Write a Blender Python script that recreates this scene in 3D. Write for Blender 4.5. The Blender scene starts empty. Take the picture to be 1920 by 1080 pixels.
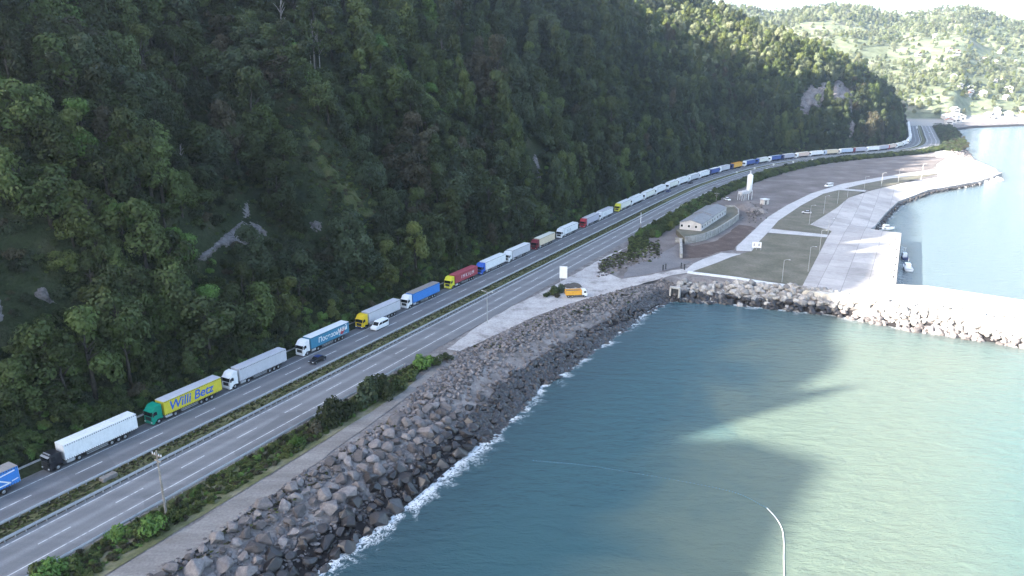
import bpy, bmesh, math, random
import numpy as np
from mathutils import Vector, Matrix

# ------------------------------------------------------------------ camera, sky, sun, exposure
SC = bpy.context.scene
COL = SC.collection
R_ = math.radians
CAM_H, FOCAL, PITCH, ROLL = 65.7, 1354.0, R_(16.66), R_(0.1)      # metres, pixels of a 1920 frame
SUN_EL, SUN_AZ = R_(22.0), R_(20.0)                               # light travels towards (cos az, sin az)
cam_d = bpy.data.cameras.new('camera'); cam = bpy.data.objects.new('camera', cam_d); COL.objects.link(cam)
cam_d.sensor_width = 36.0; cam_d.lens = 36.0 * FOCAL / 1920.0
cam_d.clip_start = 1.0; cam_d.clip_end = 20000.0
cam.location = (0, 0, CAM_H)
cam.matrix_world = Matrix.Translation((0, 0, CAM_H)) @ Matrix.Rotation(math.pi / 2 - PITCH, 4, 'X') @ Matrix.Rotation(-ROLL, 4, 'Z')
SC.camera = cam
w = bpy.data.worlds.new('World'); SC.world = w; w.use_nodes = True
nt = w.node_tree; nt.nodes.clear()
sky = nt.nodes.new('ShaderNodeTexSky'); sky.sky_type = 'NISHITA'; sky.sun_disc = False
sky.sun_elevation = SUN_EL; sky.sun_rotation = math.atan2(-math.cos(SUN_AZ), -math.sin(SUN_AZ))
sky.altitude = 50; sky.air_density = 1.0; sky.dust_density = 3.0; sky.ozone_density = 1.0
bg = nt.nodes.new('ShaderNodeBackground'); bg.inputs['Strength'].default_value = 0.1
wo = nt.nodes.new('ShaderNodeOutputWorld')
nt.links.new(sky.outputs[0], bg.inputs[0]); nt.links.new(bg.outputs[0], wo.inputs[0])
sun_d = bpy.data.lights.new('sun', 'SUN'); sun_d.energy = 5.0; sun_d.angle = R_(0.5); sun_d.color = (1.0, 0.93, 0.82)
sun = bpy.data.objects.new('sun', sun_d); COL.objects.link(sun)
_dir = Vector((math.cos(SUN_EL) * math.cos(SUN_AZ), math.cos(SUN_EL) * math.sin(SUN_AZ), -math.sin(SUN_EL)))
sun.rotation_euler = _dir.to_track_quat('-Z', 'Y').to_euler(); sun.location = (-300, -100, 300)
SC.view_settings.view_transform = 'Standard'; SC.view_settings.look = 'None'
SC.view_settings.gamma = 1.0; SC.view_settings.exposure = 2.9
SC.cycles.max_bounces = 5; SC.cycles.diffuse_bounces = 1; SC.cycles.glossy_bounces = 2
SC.cycles.transparent_max_bounces = 4; SC.cycles.volume_bounces = 1
SC.cycles.use_adaptive_sampling = True; SC.cycles.adaptive_threshold = 0.02
SC.cycles.caustics_reflective = False; SC.cycles.caustics_refractive = False
rnd = random.Random(11)
RS = np.random.RandomState(5)

# ------------------------------------------------------------------ coordinates
HAZE = 0.00009
_cp, _sp, _cr, _sr = math.cos(PITCH), math.sin(PITCH), math.cos(ROLL), math.sin(ROLL)
RC = np.array([[_cr, _sr, 0], [-_sr, _cr, 0], [0, 0, 1]]) @ np.array([[1, 0, 0], [0, -_sp, -_cp], [0, _cp, -_sp]])
P0 = np.array([-67.857, 92.07]); DIR = np.array([math.cos(1.068), math.sin(1.068)]); NOR = np.array([-DIR[1], DIR[0]])
SEA = -5.0

def G(u, v, z=0.0):
    """ground point seen at a spot of the photograph, as (x, y)"""
    d = RC.T @ np.array([(u - 960) / FOCAL, (v - 540) / FOCAL, 1.0]); t = (z - CAM_H) / d[2]
    return np.array([d[0] * t, d[1] * t])
def SL(q):
    q = np.asarray(q, float) - P0; return q @ DIR, q @ NOR
def XY(s, l):
    s = np.asarray(s, float); l = np.asarray(l, float)
    return P0[0] + s * DIR[0] + l * NOR[0], P0[1] + s * DIR[1] + l * NOR[1]
def PJ(X, Y, Z):
    c0 = RC[0, 0] * X + RC[0, 1] * Y + RC[0, 2] * (Z - CAM_H); c1 = RC[1, 0] * X + RC[1, 1] * Y + RC[1, 2] * (Z - CAM_H)
    c2 = RC[2, 0] * X + RC[2, 1] * Y + RC[2, 2] * (Z - CAM_H)
    return 960 + FOCAL * c0 / c2, 540 + FOCAL * c1 / c2, c2

# ------------------------------------------------------------------ land form
def smooth(a,b,x):
    t=np.clip((np.asarray(x,float)-a)/(b-a),0,1); return t*t*(3-2*t)
_rs=np.random.RandomState(7)
_G=_rs.rand(257,257)
def vnoise(x,y):
    x=np.asarray(x,float);y=np.asarray(y,float)
    xi=np.floor(x).astype(int);yi=np.floor(y).astype(int);fx=x-xi;fy=y-yi
    fx=fx*fx*(3-2*fx);fy=fy*fy*(3-2*fy);a=xi&255;b=yi&255
    g=_G
    return (g[a,b]*(1-fx)+g[a+1,b]*fx)*(1-fy)+(g[a,b+1]*(1-fx)+g[a+1,b+1]*fx)*fy*1.0
def fbm(x,y,o=4):
    r=0;A=1;t=0
    for i in range(o):
        r=r+A*vnoise(x*2**i+17.3*i,y*2**i+5.1*i);t+=A;A*=.5
    return r/t*2-1
# road centre line (near lane dashes) in road coordinates (s along, l to the left)
CK=np.array([(-400,0),(-200,0),(0,0),(120,0),(240,0),(330,0),(375,-1),(418,-5),(483,-15.5),(551,-36.5),(589,-56),(622,-77),(652,-95),(690,-109),(721,-115),(770,-118),(849,-116.5),(1026,-112),(1200,-106),(1400,-100)],float)
def cspline(K,x):
    xs,ys=K[:,0],K[:,1]; m=np.gradient(ys,xs)
    i=np.clip(np.searchsorted(xs,x)-1,0,len(xs)-2); h=xs[i+1]-xs[i]; t=(x-xs[i])/h
    return (2*t**3-3*t**2+1)*ys[i]+(t**3-2*t**2+t)*h*m[i]+(-2*t**3+3*t**2)*ys[i+1]+(t**3-t**2)*h*m[i+1]
CS=np.arange(-400,1400,2.); CL=cspline(CK,CS)
_k=np.ones(9)/9; CL=np.convolve(np.pad(CL,4,mode='edge'),_k,mode='valid')
def center(s): return np.interp(s,CS,CL)
def footl(s):
    return np.interp(s,CS,CL)+22.6*np.sqrt(1+np.gradient(CL,CS)**2)[np.clip(((np.asarray(s)+400)/2).astype(int),0,len(CS)-1)]
FS=np.arange(-400,1400,4.);FL=footl(FS)
def footdist(s,l):
    s=np.asarray(s,float);l=np.asarray(l,float);sh=s.shape;s=s.ravel();l=l.ravel();D=np.full(len(s),1e9)
    for k in range(0,len(s),20000):
        d2=(s[k:k+20000,None]-FS)**2+(l[k:k+20000,None]-FL)**2
        D[k:k+20000]=np.sqrt(d2.min(1))
    D=np.where(l>np.interp(s,FS,FL),D,-D)
    return D.reshape(sh)
CREST=[(-400,165),(-300,165),(-271,165),(-239,168),(-219,158),(-212,145),(-208,152),(-203,170),(-200,170),(-197,160),(-190,164),(-184,166),(-172,166),(-161,164),(-150,164),(-137,164),(-125,172),(-110,174),(-90,174),(-72,174),(-67,161),(-62,176),(-54,176),(-49,161),(-44,175),(-30,176),(30,176),(90,172),(130,170),(170,172),(250,172),(320,162),(380,157),(430,151),(520,142),(600,142),(1400,150)]
def crest(s):
    K=np.array(CREST,float); return np.interp(s,K[:,0],K[:,1])
# buttress ridges running down the slope: (s, width, push in metres)
BUT=[(58,24,10),(85,14,-7),(104,10,-5),(129,10,11),(149,11,-13),(174,15,8),(205,16,-10),(255,22,10),(300,16,-9),(345,26,10),(395,18,-9),(440,22,8),(15,16,-7),(-30,20,6)]
def hill(s,l):
    s=np.asarray(s,float);l=np.asarray(l,float)
    D=footdist(s,l)
    ss=s+0.42*np.maximum(D,0)   # ridges lean as they climb
    amp=smooth(3,38,D)*(1-smooth(115,150,D))
    push=0
    for (c,w,h) in BUT: push=push+h*np.exp(-((s+0.25*np.maximum(D,0)-c)/w)**2)
    nz=fbm(s/38.,l/38.,4)*9+fbm(s/11.,l/11.,2)*2.5
    De=np.maximum(D+amp*(push+nz),0)
    zc=crest(s+np.clip((D-165)*1.144,-60,150))   # gaps in the crest run along the low sun
    pn=np.interp(De,[0,4,10,40,80,110],[0,2.5,9,49,90,116])
    up=smooth(108,165,D); z1=pn*(1-up)+ (zc-np.maximum(D-165,0)*.12)*up
    z1=np.where(De>110,np.maximum(z1,116*(1-up)+zc*up),z1) if False else z1
    w=smooth(470,620,s)
    ph=np.interp(De,[0,4,10,30,60,100,150,200,260,400],[0,3,9,33,55,76,91,111,144,182])
    z=z1*(1-w)+ph*w
    return np.where(D<=0,0.0,z),D

GS = np.arange(-400, 1401, 4.0); GL = np.arange(-300, 441, 4.0)
_S, _L = np.meshgrid(GS, GL, indexing='ij')
HZ, HD = hill(_S, _L)
COAST = np.array([(-420, -35), (0, -34.5), (16, -34.7), (37, -36.4), (62, -36), (88, -34.6), (117, -35.6), (153, -37.8), (170, -40.5), (176, -48), (177.5, -64),
    (180.6, -89), (177, -109), (176, -137), (172, -200), (170, -290), (205, -292), (207, -139), (210, -105), (294, -104.5), (296, -92), (301, -93.4), (376, -100), (428, -114),
    (480, -141.5), (540, -160), (610, -160), (667, -150), (740, -146), (821, -144), (930, -141), (1016, -143.7), (1080, -170), (1154, -229), (1200, -420), (1500, -420), (1500, 700), (-420, 700)], float)
for _k, _px in ((21, (1641, 428)), (22, (1683, 380.5)), (23, (1740, 358.5)), (24, (1838, 342))): COAST[_k] = SL(G(*_px, -3.2))
def inpoly(x, y, P):
    r = np.zeros(x.shape, bool); n = len(P)
    for i in range(n):
        x1, y1 = P[i]; x2, y2 = P[(i + 1) % n]
        if y1 == y2: continue
        r ^= ((y1 > y) != (y2 > y)) & (x < (x2 - x1) * (y - y1) / (y2 - y1) + x1)
    return r
def polydist(x, y, P, closed=True):
    d = np.full(x.shape, 1e9); n = len(P)
    for i in range(n if closed else n - 1):
        a = P[i]; b = P[(i + 1) % n]; e = b - a; L2 = e @ e
        t = np.clip(((x - a[0]) * e[0] + (y - a[1]) * e[1]) / L2, 0, 1)
        d = np.minimum(d, np.hypot(x - a[0] - t * e[0], y - a[1] - t * e[1]))
    return d
def ground_z(s, l):
    """land height right of the foot of the hill: flat ground with sea slopes"""
    s = np.asarray(s, float); l = np.asarray(l, float)
    ins = inpoly(s, l, COAST); d = polydist(s, l, COAST)
    run = np.where((l < -46) & (s < 215), 8.0, 13.5 - 5.0 * smooth(110, 160, s) * (s < 215))
    return np.where(ins, np.minimum(SEA + d * 5.0 / run, -0.12), SEA - np.minimum(d * .4, 6))
TZ = np.where(HD > 0, HZ - 0.1, ground_z(_S, _L))
QUAY = [(1504, 537), (1553, 442), (1560, 433), (1519, 421), (1570, 389), (1591, 371), (1634, 357), (1690, 344), (1750, 333), (1800, 325), (1846, 318.5), (1880, 324, -2.6), (1838, 339, -3.2), (1790, 348, -3.2), (1740, 356, -3.2), (1720, 364, -3.2), (1683, 378, -3.2),
    (1660, 400, -3.0), (1640, 424, -2.6), (1632, 429, -1.0), (1690, 437), (1680, 532), (1620, 548), (1560, 545)]
_QP = np.array([SL(G(q[0], q[1], q[2] if len(q) > 2 else 0)) for q in QUAY]); _in = inpoly(_S, _L, _QP)
TZ = np.where(_in & (polydist(_S, _L, _QP) > 1.0), -7.0, TZ)
def tz(s, l):
    fs = np.clip((np.asarray(s, float) + 400) / 4, 0, len(GS) - 1.01); fl = np.clip((np.asarray(l, float) + 300) / 4, 0, len(GL) - 1.01)
    i = fs.astype(int); j = fl.astype(int); a = fs - i; b = fl - j
    return TZ[i, j] * (1 - a) * (1 - b) + TZ[i + 1, j] * a * (1 - b) + TZ[i, j + 1] * (1 - a) * b + TZ[i + 1, j + 1] * a * b
def on_slope(u, v):
    """where the hillside stands behind a spot of the photograph: (x, y, z, s, l, distance)"""
    d = RC.T @ np.array([(u - 960) / FOCAL, (v - 540) / FOCAL, 1.0]); d = d / np.linalg.norm(d); t = 90.0
    while t < 1500:
        p = d * t; s, l = SL(p[:2]); z = p[2] + CAM_H
        if z < float(tz(s, l)): break
        t += 0.5 + t * 0.001
    return p[0], p[1], z, s, l, t

# ------------------------------------------------------------------ helpers
def tag(o, label=None, cat=None, group=None, kind=None):
    if label: o['label'] = label
    if cat: o['category'] = cat
    if group: o['group'] = group
    if kind: o['kind'] = kind
    return o
def link(o, parent=None):
    COL.objects.link(o)
    if parent: o.parent = parent
    return o
def empty(name, loc, rz=0.0):
    o = bpy.data.objects.new(name, None); o.location = loc; o.rotation_euler = (0, 0, rz); o.empty_display_size = .3
    return link(o)
def put(name, me, parent=None, loc=(0, 0, 0), rot=(0, 0, 0), scl=(1, 1, 1), mat=None):
    o = bpy.data.objects.new(name, me); o.location = loc; o.rotation_euler = rot; o.scale = scl
    link(o, parent)
    if mat is not None:
        o.material_slots[0].link = 'OBJECT'; o.material_slots[0].material = mat
    return o
def mesh_np(name, V, F, mats=(), smooth=False, fmat=None):
    V = np.asarray(V, np.float32); F = np.asarray(F, np.int32)
    me = bpy.data.meshes.new(name); k = F.shape[1]
    me.vertices.add(len(V)); me.vertices.foreach_set('co', V.ravel())
    me.loops.add(F.size); me.loops.foreach_set('vertex_index', F.ravel())
    me.polygons.add(len(F)); me.polygons.foreach_set('loop_start', np.arange(len(F), dtype=np.int32) * k)
    for m in mats: me.materials.append(m)
    if fmat is not None: me.polygons.foreach_set('material_index', np.asarray(fmat, np.int32))
    me.update(calc_edges=True)
    if smooth: me.polygons.foreach_set('use_smooth', np.ones(len(F), bool))
    return me
def vcol(me, name, C):
    a = me.attributes.new(name, 'FLOAT_COLOR', 'POINT'); C = np.asarray(C, np.float32)
    if C.shape[1] == 3: C = np.concatenate([C, np.ones((len(C), 1), np.float32)], 1)
    a.data.foreach_set('color', C.ravel())
def vflt(me, name, C):
    a = me.attributes.new(name, 'FLOAT', 'POINT'); a.data.foreach_set('value', np.asarray(C, np.float32).ravel())
class MB:
    def __init__(s): s.bm = bmesh.new()
    def box(s, x0, x1, y0, y1, z0, z1, bev=0.0, m=None):
        r = bmesh.ops.create_cube(s.bm, size=1.0)['verts']
        for v in r: v.co = Vector((x0 + (v.co.x + .5) * (x1 - x0), y0 + (v.co.y + .5) * (y1 - y0), z0 + (v.co.z + .5) * (z1 - z0)))
        if m is not None:
            for v in r: v.co = m @ v.co
        if bev:
            es = list({e for v in r for e in v.link_edges}); bmesh.ops.bevel(s.bm, geom=es, offset=bev, segments=1, affect='EDGES', profile=.5)
        return s
    def prism(s, prof, y0, y1, bev=0.0):
        a = [s.bm.verts.new((x, y0, z)) for x, z in prof]; b = [s.bm.verts.new((x, y1, z)) for x, z in prof]; n = len(prof); fs = []
        fs.append(s.bm.faces.new(a)); fs.append(s.bm.faces.new(b[::-1]))
        for i in range(n): fs.append(s.bm.faces.new((a[i], b[i], b[(i + 1) % n], a[(i + 1) % n])))
        bmesh.ops.recalc_face_normals(s.bm, faces=fs)
        if bev:
            es = [e for e in {e for f in fs for e in f.edges}]; bmesh.ops.bevel(s.bm, geom=es, offset=bev, segments=2, affect='EDGES', profile=.5, clamp_overlap=True)
        return s
    def tube(s, pts, rad, n=8, cap=True):
        rings = []
        for i, p in enumerate(pts):
            p = Vector(p); q = Vector(pts[min(i + 1, len(pts) - 1)]) - Vector(pts[max(i - 1, 0)])
            if q.length < 1e-9: q = Vector((0, 0, 1))
            q.normalize(); a = q.orthogonal().normalized(); b = q.cross(a)
            r = rad[i] if hasattr(rad, '__len__') else rad
            rings.append([s.bm.verts.new(p + (a * math.cos(2 * math.pi * k / n) + b * math.sin(2 * math.pi * k / n)) * r) for k in range(n)])
        for A, B in zip(rings, rings[1:]):
            for k in range(n): s.bm.faces.new((A[k], A[(k + 1) % n], B[(k + 1) % n], B[k]))
        if cap: s.bm.faces.new(rings[0][::-1]); s.bm.faces.new(rings[-1])
        return s
    def quad(s, *p):
        s.bm.faces.new([s.bm.verts.new(q) for q in p]); return s
    def mesh(s, name, mat=None, smooth=False, recalc=True):
        if recalc: bmesh.ops.recalc_face_normals(s.bm, faces=s.bm.faces[:])
        me = bpy.data.meshes.new(name); s.bm.to_mesh(me); s.bm.free()
        if mat: me.materials.append(mat)
        if smooth: me.polygons.foreach_set('use_smooth', np.ones(len(me.polygons), bool))
        return me
    def build(s, name, mat, parent=None, smooth=False):
        return put(name, s.mesh(name, mat, smooth), parent)

# ------------------------------------------------------------------ materials
def new_mat(name):
    m = bpy.data.materials.new(name); m.use_nodes = True; t = m.node_tree; b = t.nodes['Principled BSDF']; return m, t, b
def N(t, kind, **kw):
    n = t.nodes.new(kind)
    for k, v in kw.items(): setattr(n, k, v)
    return n
def ramp(t, fac, stops, interp='LINEAR'):
    r = N(t, 'ShaderNodeValToRGB'); r.color_ramp.interpolation = interp; e = r.color_ramp.elements
    while len(e) < len(stops): e.new(0.5)
    for i, (p, c) in enumerate(stops):
        e[i].position = p; e[i].color = (c, c, c, 1) if not hasattr(c, '__len__') else (*c, 1)
    t.links.new(fac, r.inputs[0]); return r.outputs[0]
def noise(t, scale, detail=4.0, rough=.55, vec=None, dist=0.0):
    n = N(t, 'ShaderNodeTexNoise'); n.inputs['Scale'].default_value = scale; n.inputs['Detail'].default_value = detail
    n.inputs['Roughness'].default_value = rough; n.inputs['Distortion'].default_value = dist
    if vec is not None: t.links.new(vec, n.inputs['Vector'])
    return n.outputs['Fac']
def mixc(t, fac, a, b, mode='MIX'):
    n = N(t, 'ShaderNodeMix', data_type='RGBA', blend_type=mode)
    for s, val in ((0, fac), (6, a), (7, b)):
        if hasattr(val, 'node'): t.links.new(val, n.inputs[s])
        elif s == 0: n.inputs[0].default_value = val
        else: n.inputs[s].default_value = (*val, 1)
    return n.outputs[2]
def mth(t, op, a, b=None, c=None):
    n = N(t, 'ShaderNodeMath', operation=op)
    for i, val in enumerate((a, b, c)):
        if val is None: continue
        if hasattr(val, 'node'): t.links.new(val, n.inputs[i])
        else: n.inputs[i].default_value = val
    return n.outputs[0]
def pos(t): return N(t, 'ShaderNodeNewGeometry').outputs['Position']
def bump(t, b, h, strength=.3, dist=.1):
    n = N(t, 'ShaderNodeBump'); n.inputs['Strength'].default_value = strength; n.inputs['Distance'].default_value = dist
    t.links.new(h, n.inputs['Height']); t.links.new(n.outputs[0], b.inputs['Normal'])
def paint(name, col, rough=.45, var=.06, metal=0.0, spec=.5):
    m, t, b = new_mat(name); tc = N(t, 'ShaderNodeTexCoord').outputs['Object']
    f = noise(t, 1.3, 4, .6, tc)
    c = mixc(t, ramp(t, f, [(.3, 0), (.75, 1)]), tuple(x * (1 + var) for x in col), tuple(x * (1 - 2.2 * var) for x in col))
    mp = N(t, 'ShaderNodeMapping'); mp.inputs['Scale'].default_value = (1.6, 1.6, .22); t.links.new(tc, mp.inputs['Vector']); c = mixc(t, ramp(t, noise(t, 2.2, 5, .7, mp.outputs[0]), [(.5, 0), (.8, .3)]), c, tuple(x * .45 + .02 for x in col))
    t.links.new(c, b.inputs['Base Color']); b.inputs['Roughness'].default_value = rough; b.inputs['Metallic'].default_value = metal
    b.inputs['Specular IOR Level'].default_value = spec
    return m
def ground_mat(name, stops, scale=.25, fine=3.0, rough=.95, bmp=.3, dist=.05, fineamt=.35, stretch=None):
    m, t, b = new_mat(name); p = pos(t)
    if stretch:
        mp = N(t, 'ShaderNodeMapping'); mp.inputs['Rotation'].default_value = (0, 0, -1.068); mp.inputs['Scale'].default_value = stretch; t.links.new(p, mp.inputs['Vector']); q = mp.outputs[0]
    else: q = p
    f = noise(t, scale, 5, .6, q); g = noise(t, fine, 3, .6, p)
    c = ramp(t, f, stops); c = mixc(t, fineamt, c, ramp(t, g, [(.25, .25), (.75, .95)]), 'OVERLAY')
    t.links.new(c, b.inputs['Base Color']); b.inputs['Roughness'].default_value = rough; b.inputs['Specular IOR Level'].default_value = .2
    bump(t, b, g, bmp, dist); return m
def leaf_mat(name, a, c, dry=None):
    """leaf colours: every plant its own tone, every clump a little lighter or darker"""
    m, t, b = new_mat(name); oi = N(t, 'ShaderNodeObjectInfo'); tc = N(t, 'ShaderNodeTexCoord').outputs['Object']
    col = mixc(t, oi.outputs['Random'], a, c)
    f = noise(t, 2.2, 3, .6, tc)
    col = mixc(t, .35, col, ramp(t, f, [(.28, .22), (.72, .85)]), 'OVERLAY'); r2 = mth(t, 'FRACT', mth(t, 'MULTIPLY', oi.outputs['Random'], 7.31)); col = mixc(t, .75, col, ramp(t, r2, [(0, .14), (.5, .5), (1, .86)]), 'OVERLAY')
    if dry is not None: col = mixc(t, ramp(t, noise(t, 1.1, 2, .5, tc), [(.52, 0), (.66, .6)]), col, dry)
    t.links.new(col, b.inputs['Base Color']); b.inputs['Roughness'].default_value = .65; b.inputs['Specular IOR Level'].default_value = .2
    tr = N(t, 'ShaderNodeBsdfTranslucent'); t.links.new(mixc(t, .5, col, (.1, .13, .03)), tr.inputs['Color']); mx = N(t, 'ShaderNodeMixShader'); mx.inputs[0].default_value = .25
    t.links.new(b.outputs[0], mx.inputs[1]); t.links.new(tr.outputs[0], mx.inputs[2]); t.links.new(mx.outputs[0], t.nodes['Material Output'].inputs['Surface'])
    return m
M = {}
M['asphalt'] = ground_mat('asphalt', [(.3, (.12, .12, .13)), (.55, (.145, .145, .155)), (.75, (.17, .17, .178))], .18, 4, .9, .1, .01, .2, (.05, 1.6, 1))
M['asphalt_far'] = ground_mat('asphalt_worn', [(.3, (.13, .135, .145)), (.55, (.165, .17, .178)), (.75, (.2, .203, .208))], .18, 4, .9, .1, .01, .2, (.05, 1.6, 1))
def worn_asphalt(name, stops, c0, lane):
    m = ground_mat(name, stops, .18, 4, .9, .1, .01, .2, (.05, 1.6, 1)); t = m.node_tree; b = t.nodes['Principled BSDF']; src = b.inputs['Base Color'].links[0].from_socket
    a = N(t, 'ShaderNodeAttribute', attribute_name='across').outputs['Fac']; ph = mth(t, 'MULTIPLY', mth(t, 'SUBTRACT', a, c0), 2 * math.pi / lane)
    wob = noise(t, .06, 3, .6, pos(t)); tr = mth(t, 'MULTIPLY', mth(t, 'COSINE', ph), mth(t, 'ADD', .35, wob)); tr2 = mth(t, 'MULTIPLY', mth(t, 'COSINE', mth(t, 'MULTIPLY', ph, 2.0)), -.35)
    f = mth(t, 'ADD', .5, mth(t, 'MULTIPLY', mth(t, 'ADD', tr, tr2), .5)); c = mixc(t, mth(t, 'MULTIPLY', f, .5), src, (.075, .075, .08))
    vo = N(t, 'ShaderNodeTexVoronoi'); vo.inputs['Scale'].default_value = .09; t.links.new(pos(t), vo.inputs['Vector']); bw = N(t, 'ShaderNodeRGBToBW'); t.links.new(vo.outputs['Color'], bw.inputs[0])
    c = mixc(t, ramp(t, bw.outputs[0], [(.72, 0), (.74, .35)]), c, (.105, .105, .11)); c = mixc(t, ramp(t, noise(t, .5, 5, .7, pos(t)), [(.62, 0), (.74, .5)]), c, (.06, .058, .056))
    t.links.new(c, b.inputs['Base Color']); return m
M['asphalt'] = worn_asphalt('asphalt', [(.3, (.145, .143, .15)), (.55, (.178, .176, .182)), (.75, (.21, .208, .21))], 15.9, 3.53)
M['asphalt_far'] = worn_asphalt('asphalt_worn', [(.3, (.175, .175, .18)), (.55, (.22, .22, .225)), (.75, (.26, .26, .262))], 1.9, 3.7)
M['mark'] = ground_mat('road_paint', [(.34, (.24, .24, .245)), (.5, (.5, .5, .5)), (.7, (.66, .66, .65))], 1.2, 9, .7, .05, .01, .3)
M['median'] = ground_mat('median_soil', [(.3, (.07, .066, .038)), (.5, (.1, .098, .042)), (.7, (.13, .12, .07))], .35, 2.2, .95, .5, .1)
M['dark_soil'] = ground_mat('dark_soil', [(.3, (.05, .045, .04)), (.7, (.1, .09, .08))], .5, 4)
M['verge'] = ground_mat('verge_soil', [(.28, (.06, .075, .03)), (.5, (.11, .11, .055)), (.72, (.2, .18, .135))], .22, 2.0, .95, .6, .15)
M['track'] = ground_mat('dirt_track', [(.3, (.14, .125, .115)), (.5, (.19, .175, .165)), (.72, (.25, .235, .22))], .3, 2.5, .95, .4, .06, .35, (.15, 1, 1))
M['gravel'] = ground_mat('coast_gravel', [(.3, (.1, .09, .085)), (.5, (.16, .145, .14)), (.72, (.24, .225, .215))], .35, 2.5, .95, .8, .2, .5)
M['apron'] = ground_mat('pale_apron', [(.3, (.17, .155, .15)), (.44, (.33, .31, .3)), (.7, (.45, .43, .42))], .2, 1.6, .9, .2, .03, .3)
M['path'] = ground_mat('pale_paving', [(.3, (.34, .335, .335)), (.7, (.46, .45, .45))], .2, 1.6, .85, .1, .02, .25)
M['kerb'] = ground_mat('kerb_stone', [(.3, (.5, .5, .5)), (.7, (.66, .66, .65))], .5, 3, .85, .1, .02, .25)
M['field'] = ground_mat('dry_field', [(.3, (.085, .085, .06)), (.5, (.12, .112, .085)), (.72, (.16, .145, .12))], .12, 1.2, .95, .5, .1, .35)
M['lot'] = ground_mat('brown_lot', [(.28, (.1, .085, .08)), (.5, (.135, .118, .112)), (.74, (.21, .19, .185))], .07, 1.1, .95, .5, .1, .35)
M['pit'] = ground_mat('brown_soil', [(.3, (.06, .042, .036)), (.55, (.085, .062, .054)), (.75, (.13, .1, .09))], .2, 1.6, .95, .5, .1)
M['yard'] = ground_mat('grey_grit', [(.3, (.12, .115, .12)), (.7, (.17, .165, .17))], .15, 1.8, .95, .4, .06)
M['quay'] = ground_mat('quay_concrete', [(.3, (.3, .28, .27)), (.6, (.4, .375, .362))], .07, .6, .85, .1, .02, .15)
_t = M['quay'].node_tree; _b = _t.nodes['Principled BSDF']; _s = _b.inputs['Base Color'].links[0].from_socket; _mp = N(_t, 'ShaderNodeMapping'); _mp.inputs['Rotation'].default_value = (0, 0, -1.068); _t.links.new(pos(_t), _mp.inputs['Vector'])
_br = N(_t, 'ShaderNodeTexBrick'); _br.offset = 0.0; _br.inputs['Scale'].default_value = 1.0; _br.inputs['Brick Width'].default_value = 9.0; _br.inputs['Row Height'].default_value = 7.0; _br.inputs['Mortar Size'].default_value = .09
_br.inputs['Color1'].default_value = (.36, .36, .36, 1); _br.inputs['Color2'].default_value = (.62, .62, .62, 1); _br.inputs['Mortar'].default_value = (.12, .12, .12, 1); _t.links.new(_mp.outputs[0], _br.inputs['Vector']); _t.links.new(mixc(_t, ramp(_t, noise(_t, .35, 5, .7, pos(_t)), [(.56, 0), (.72, .5)]), mixc(_t, .55, _s, _br.outputs['Color'], 'OVERLAY'), (.2, .19, .185)), _b.inputs['Base Color'])
M['slope_grass'] = ground_mat('slope_grass', [(.3, (.035, .045, .018)), (.5, (.052, .062, .024)), (.7, (.075, .072, .034))], .35, 2.6, .95, .8, .3, .5)
M['sand'] = ground_mat('pale_beach', [(.3, (.4, .37, .32)), (.7, (.55, .52, .47))], .05, .8)
M['concrete'] = ground_mat('stained_concrete', [(.3, (.2, .19, .18)), (.6, (.34, .33, .31))], .6, 3, .9, .2, .03, .4)
M['steel'] = paint('galvanised_steel', (.42, .425, .435), .4, .05, .4)
M['white'] = paint('white_paint', (.8, .8, .8), .45)
M['glass'] = paint('dark_glass', (.015, .018, .022), .08, .0, 0, .6)
M['rubber'] = paint('tyre_rubber', (.018, .018, .02), .8)
M['rim'] = paint('wheel_rim', (.4, .41, .43), .4, .04, .5)
M['black'] = paint('black_paint', (.018, .02, .028), .35)
M['dark'] = paint('dark_chassis', (.03, .032, .036), .6)
M['lamp'] = paint('headlamp_lens', (.75, .78, .8), .15)
M['wood'] = ground_mat('weathered_wood', [(.3, (.16, .14, .12)), (.7, (.36, .33, .3))], 1.2, 6, .9)
M['bark'] = ground_mat('bark', [(.3, (.03, .027, .022)), (.7, (.065, .058, .05))], 2, 8, .95)
M['pale_bark'] = ground_mat('bare_bark', [(.3, (.2, .18, .165)), (.7, (.36, .33, .31))], 2, 8, .95)
LEAF = [leaf_mat('leaf_dark', (.035, .047, .018), (.053, .07, .026)), leaf_mat('leaf_blue_green', (.032, .045, .025), (.048, .064, .033)),
        leaf_mat('leaf_mid', (.048, .07, .022), (.072, .096, .03)), leaf_mat('leaf_yellow_green', (.066, .086, .024), (.095, .11, .034)),
        leaf_mat('leaf_brown', (.045, .044, .026), (.06, .051, .033), (.065, .048, .034)), leaf_mat('leaf_bright', (.07, .13, .03), (.1, .17, .04)),
        leaf_mat('leaf_sun_haze', (.115, .14, .075), (.165, .175, .105)), leaf_mat('leaf_pink', (.3, .17, .13), (.34, .2, .16))]  # the pale tone carries haze and sunlight in the leaf colour
TONE = ['dark green', 'bluish green', 'mid green', 'yellowish green', 'brownish', 'bright green', 'pale green', 'pinkish dry']

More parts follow.
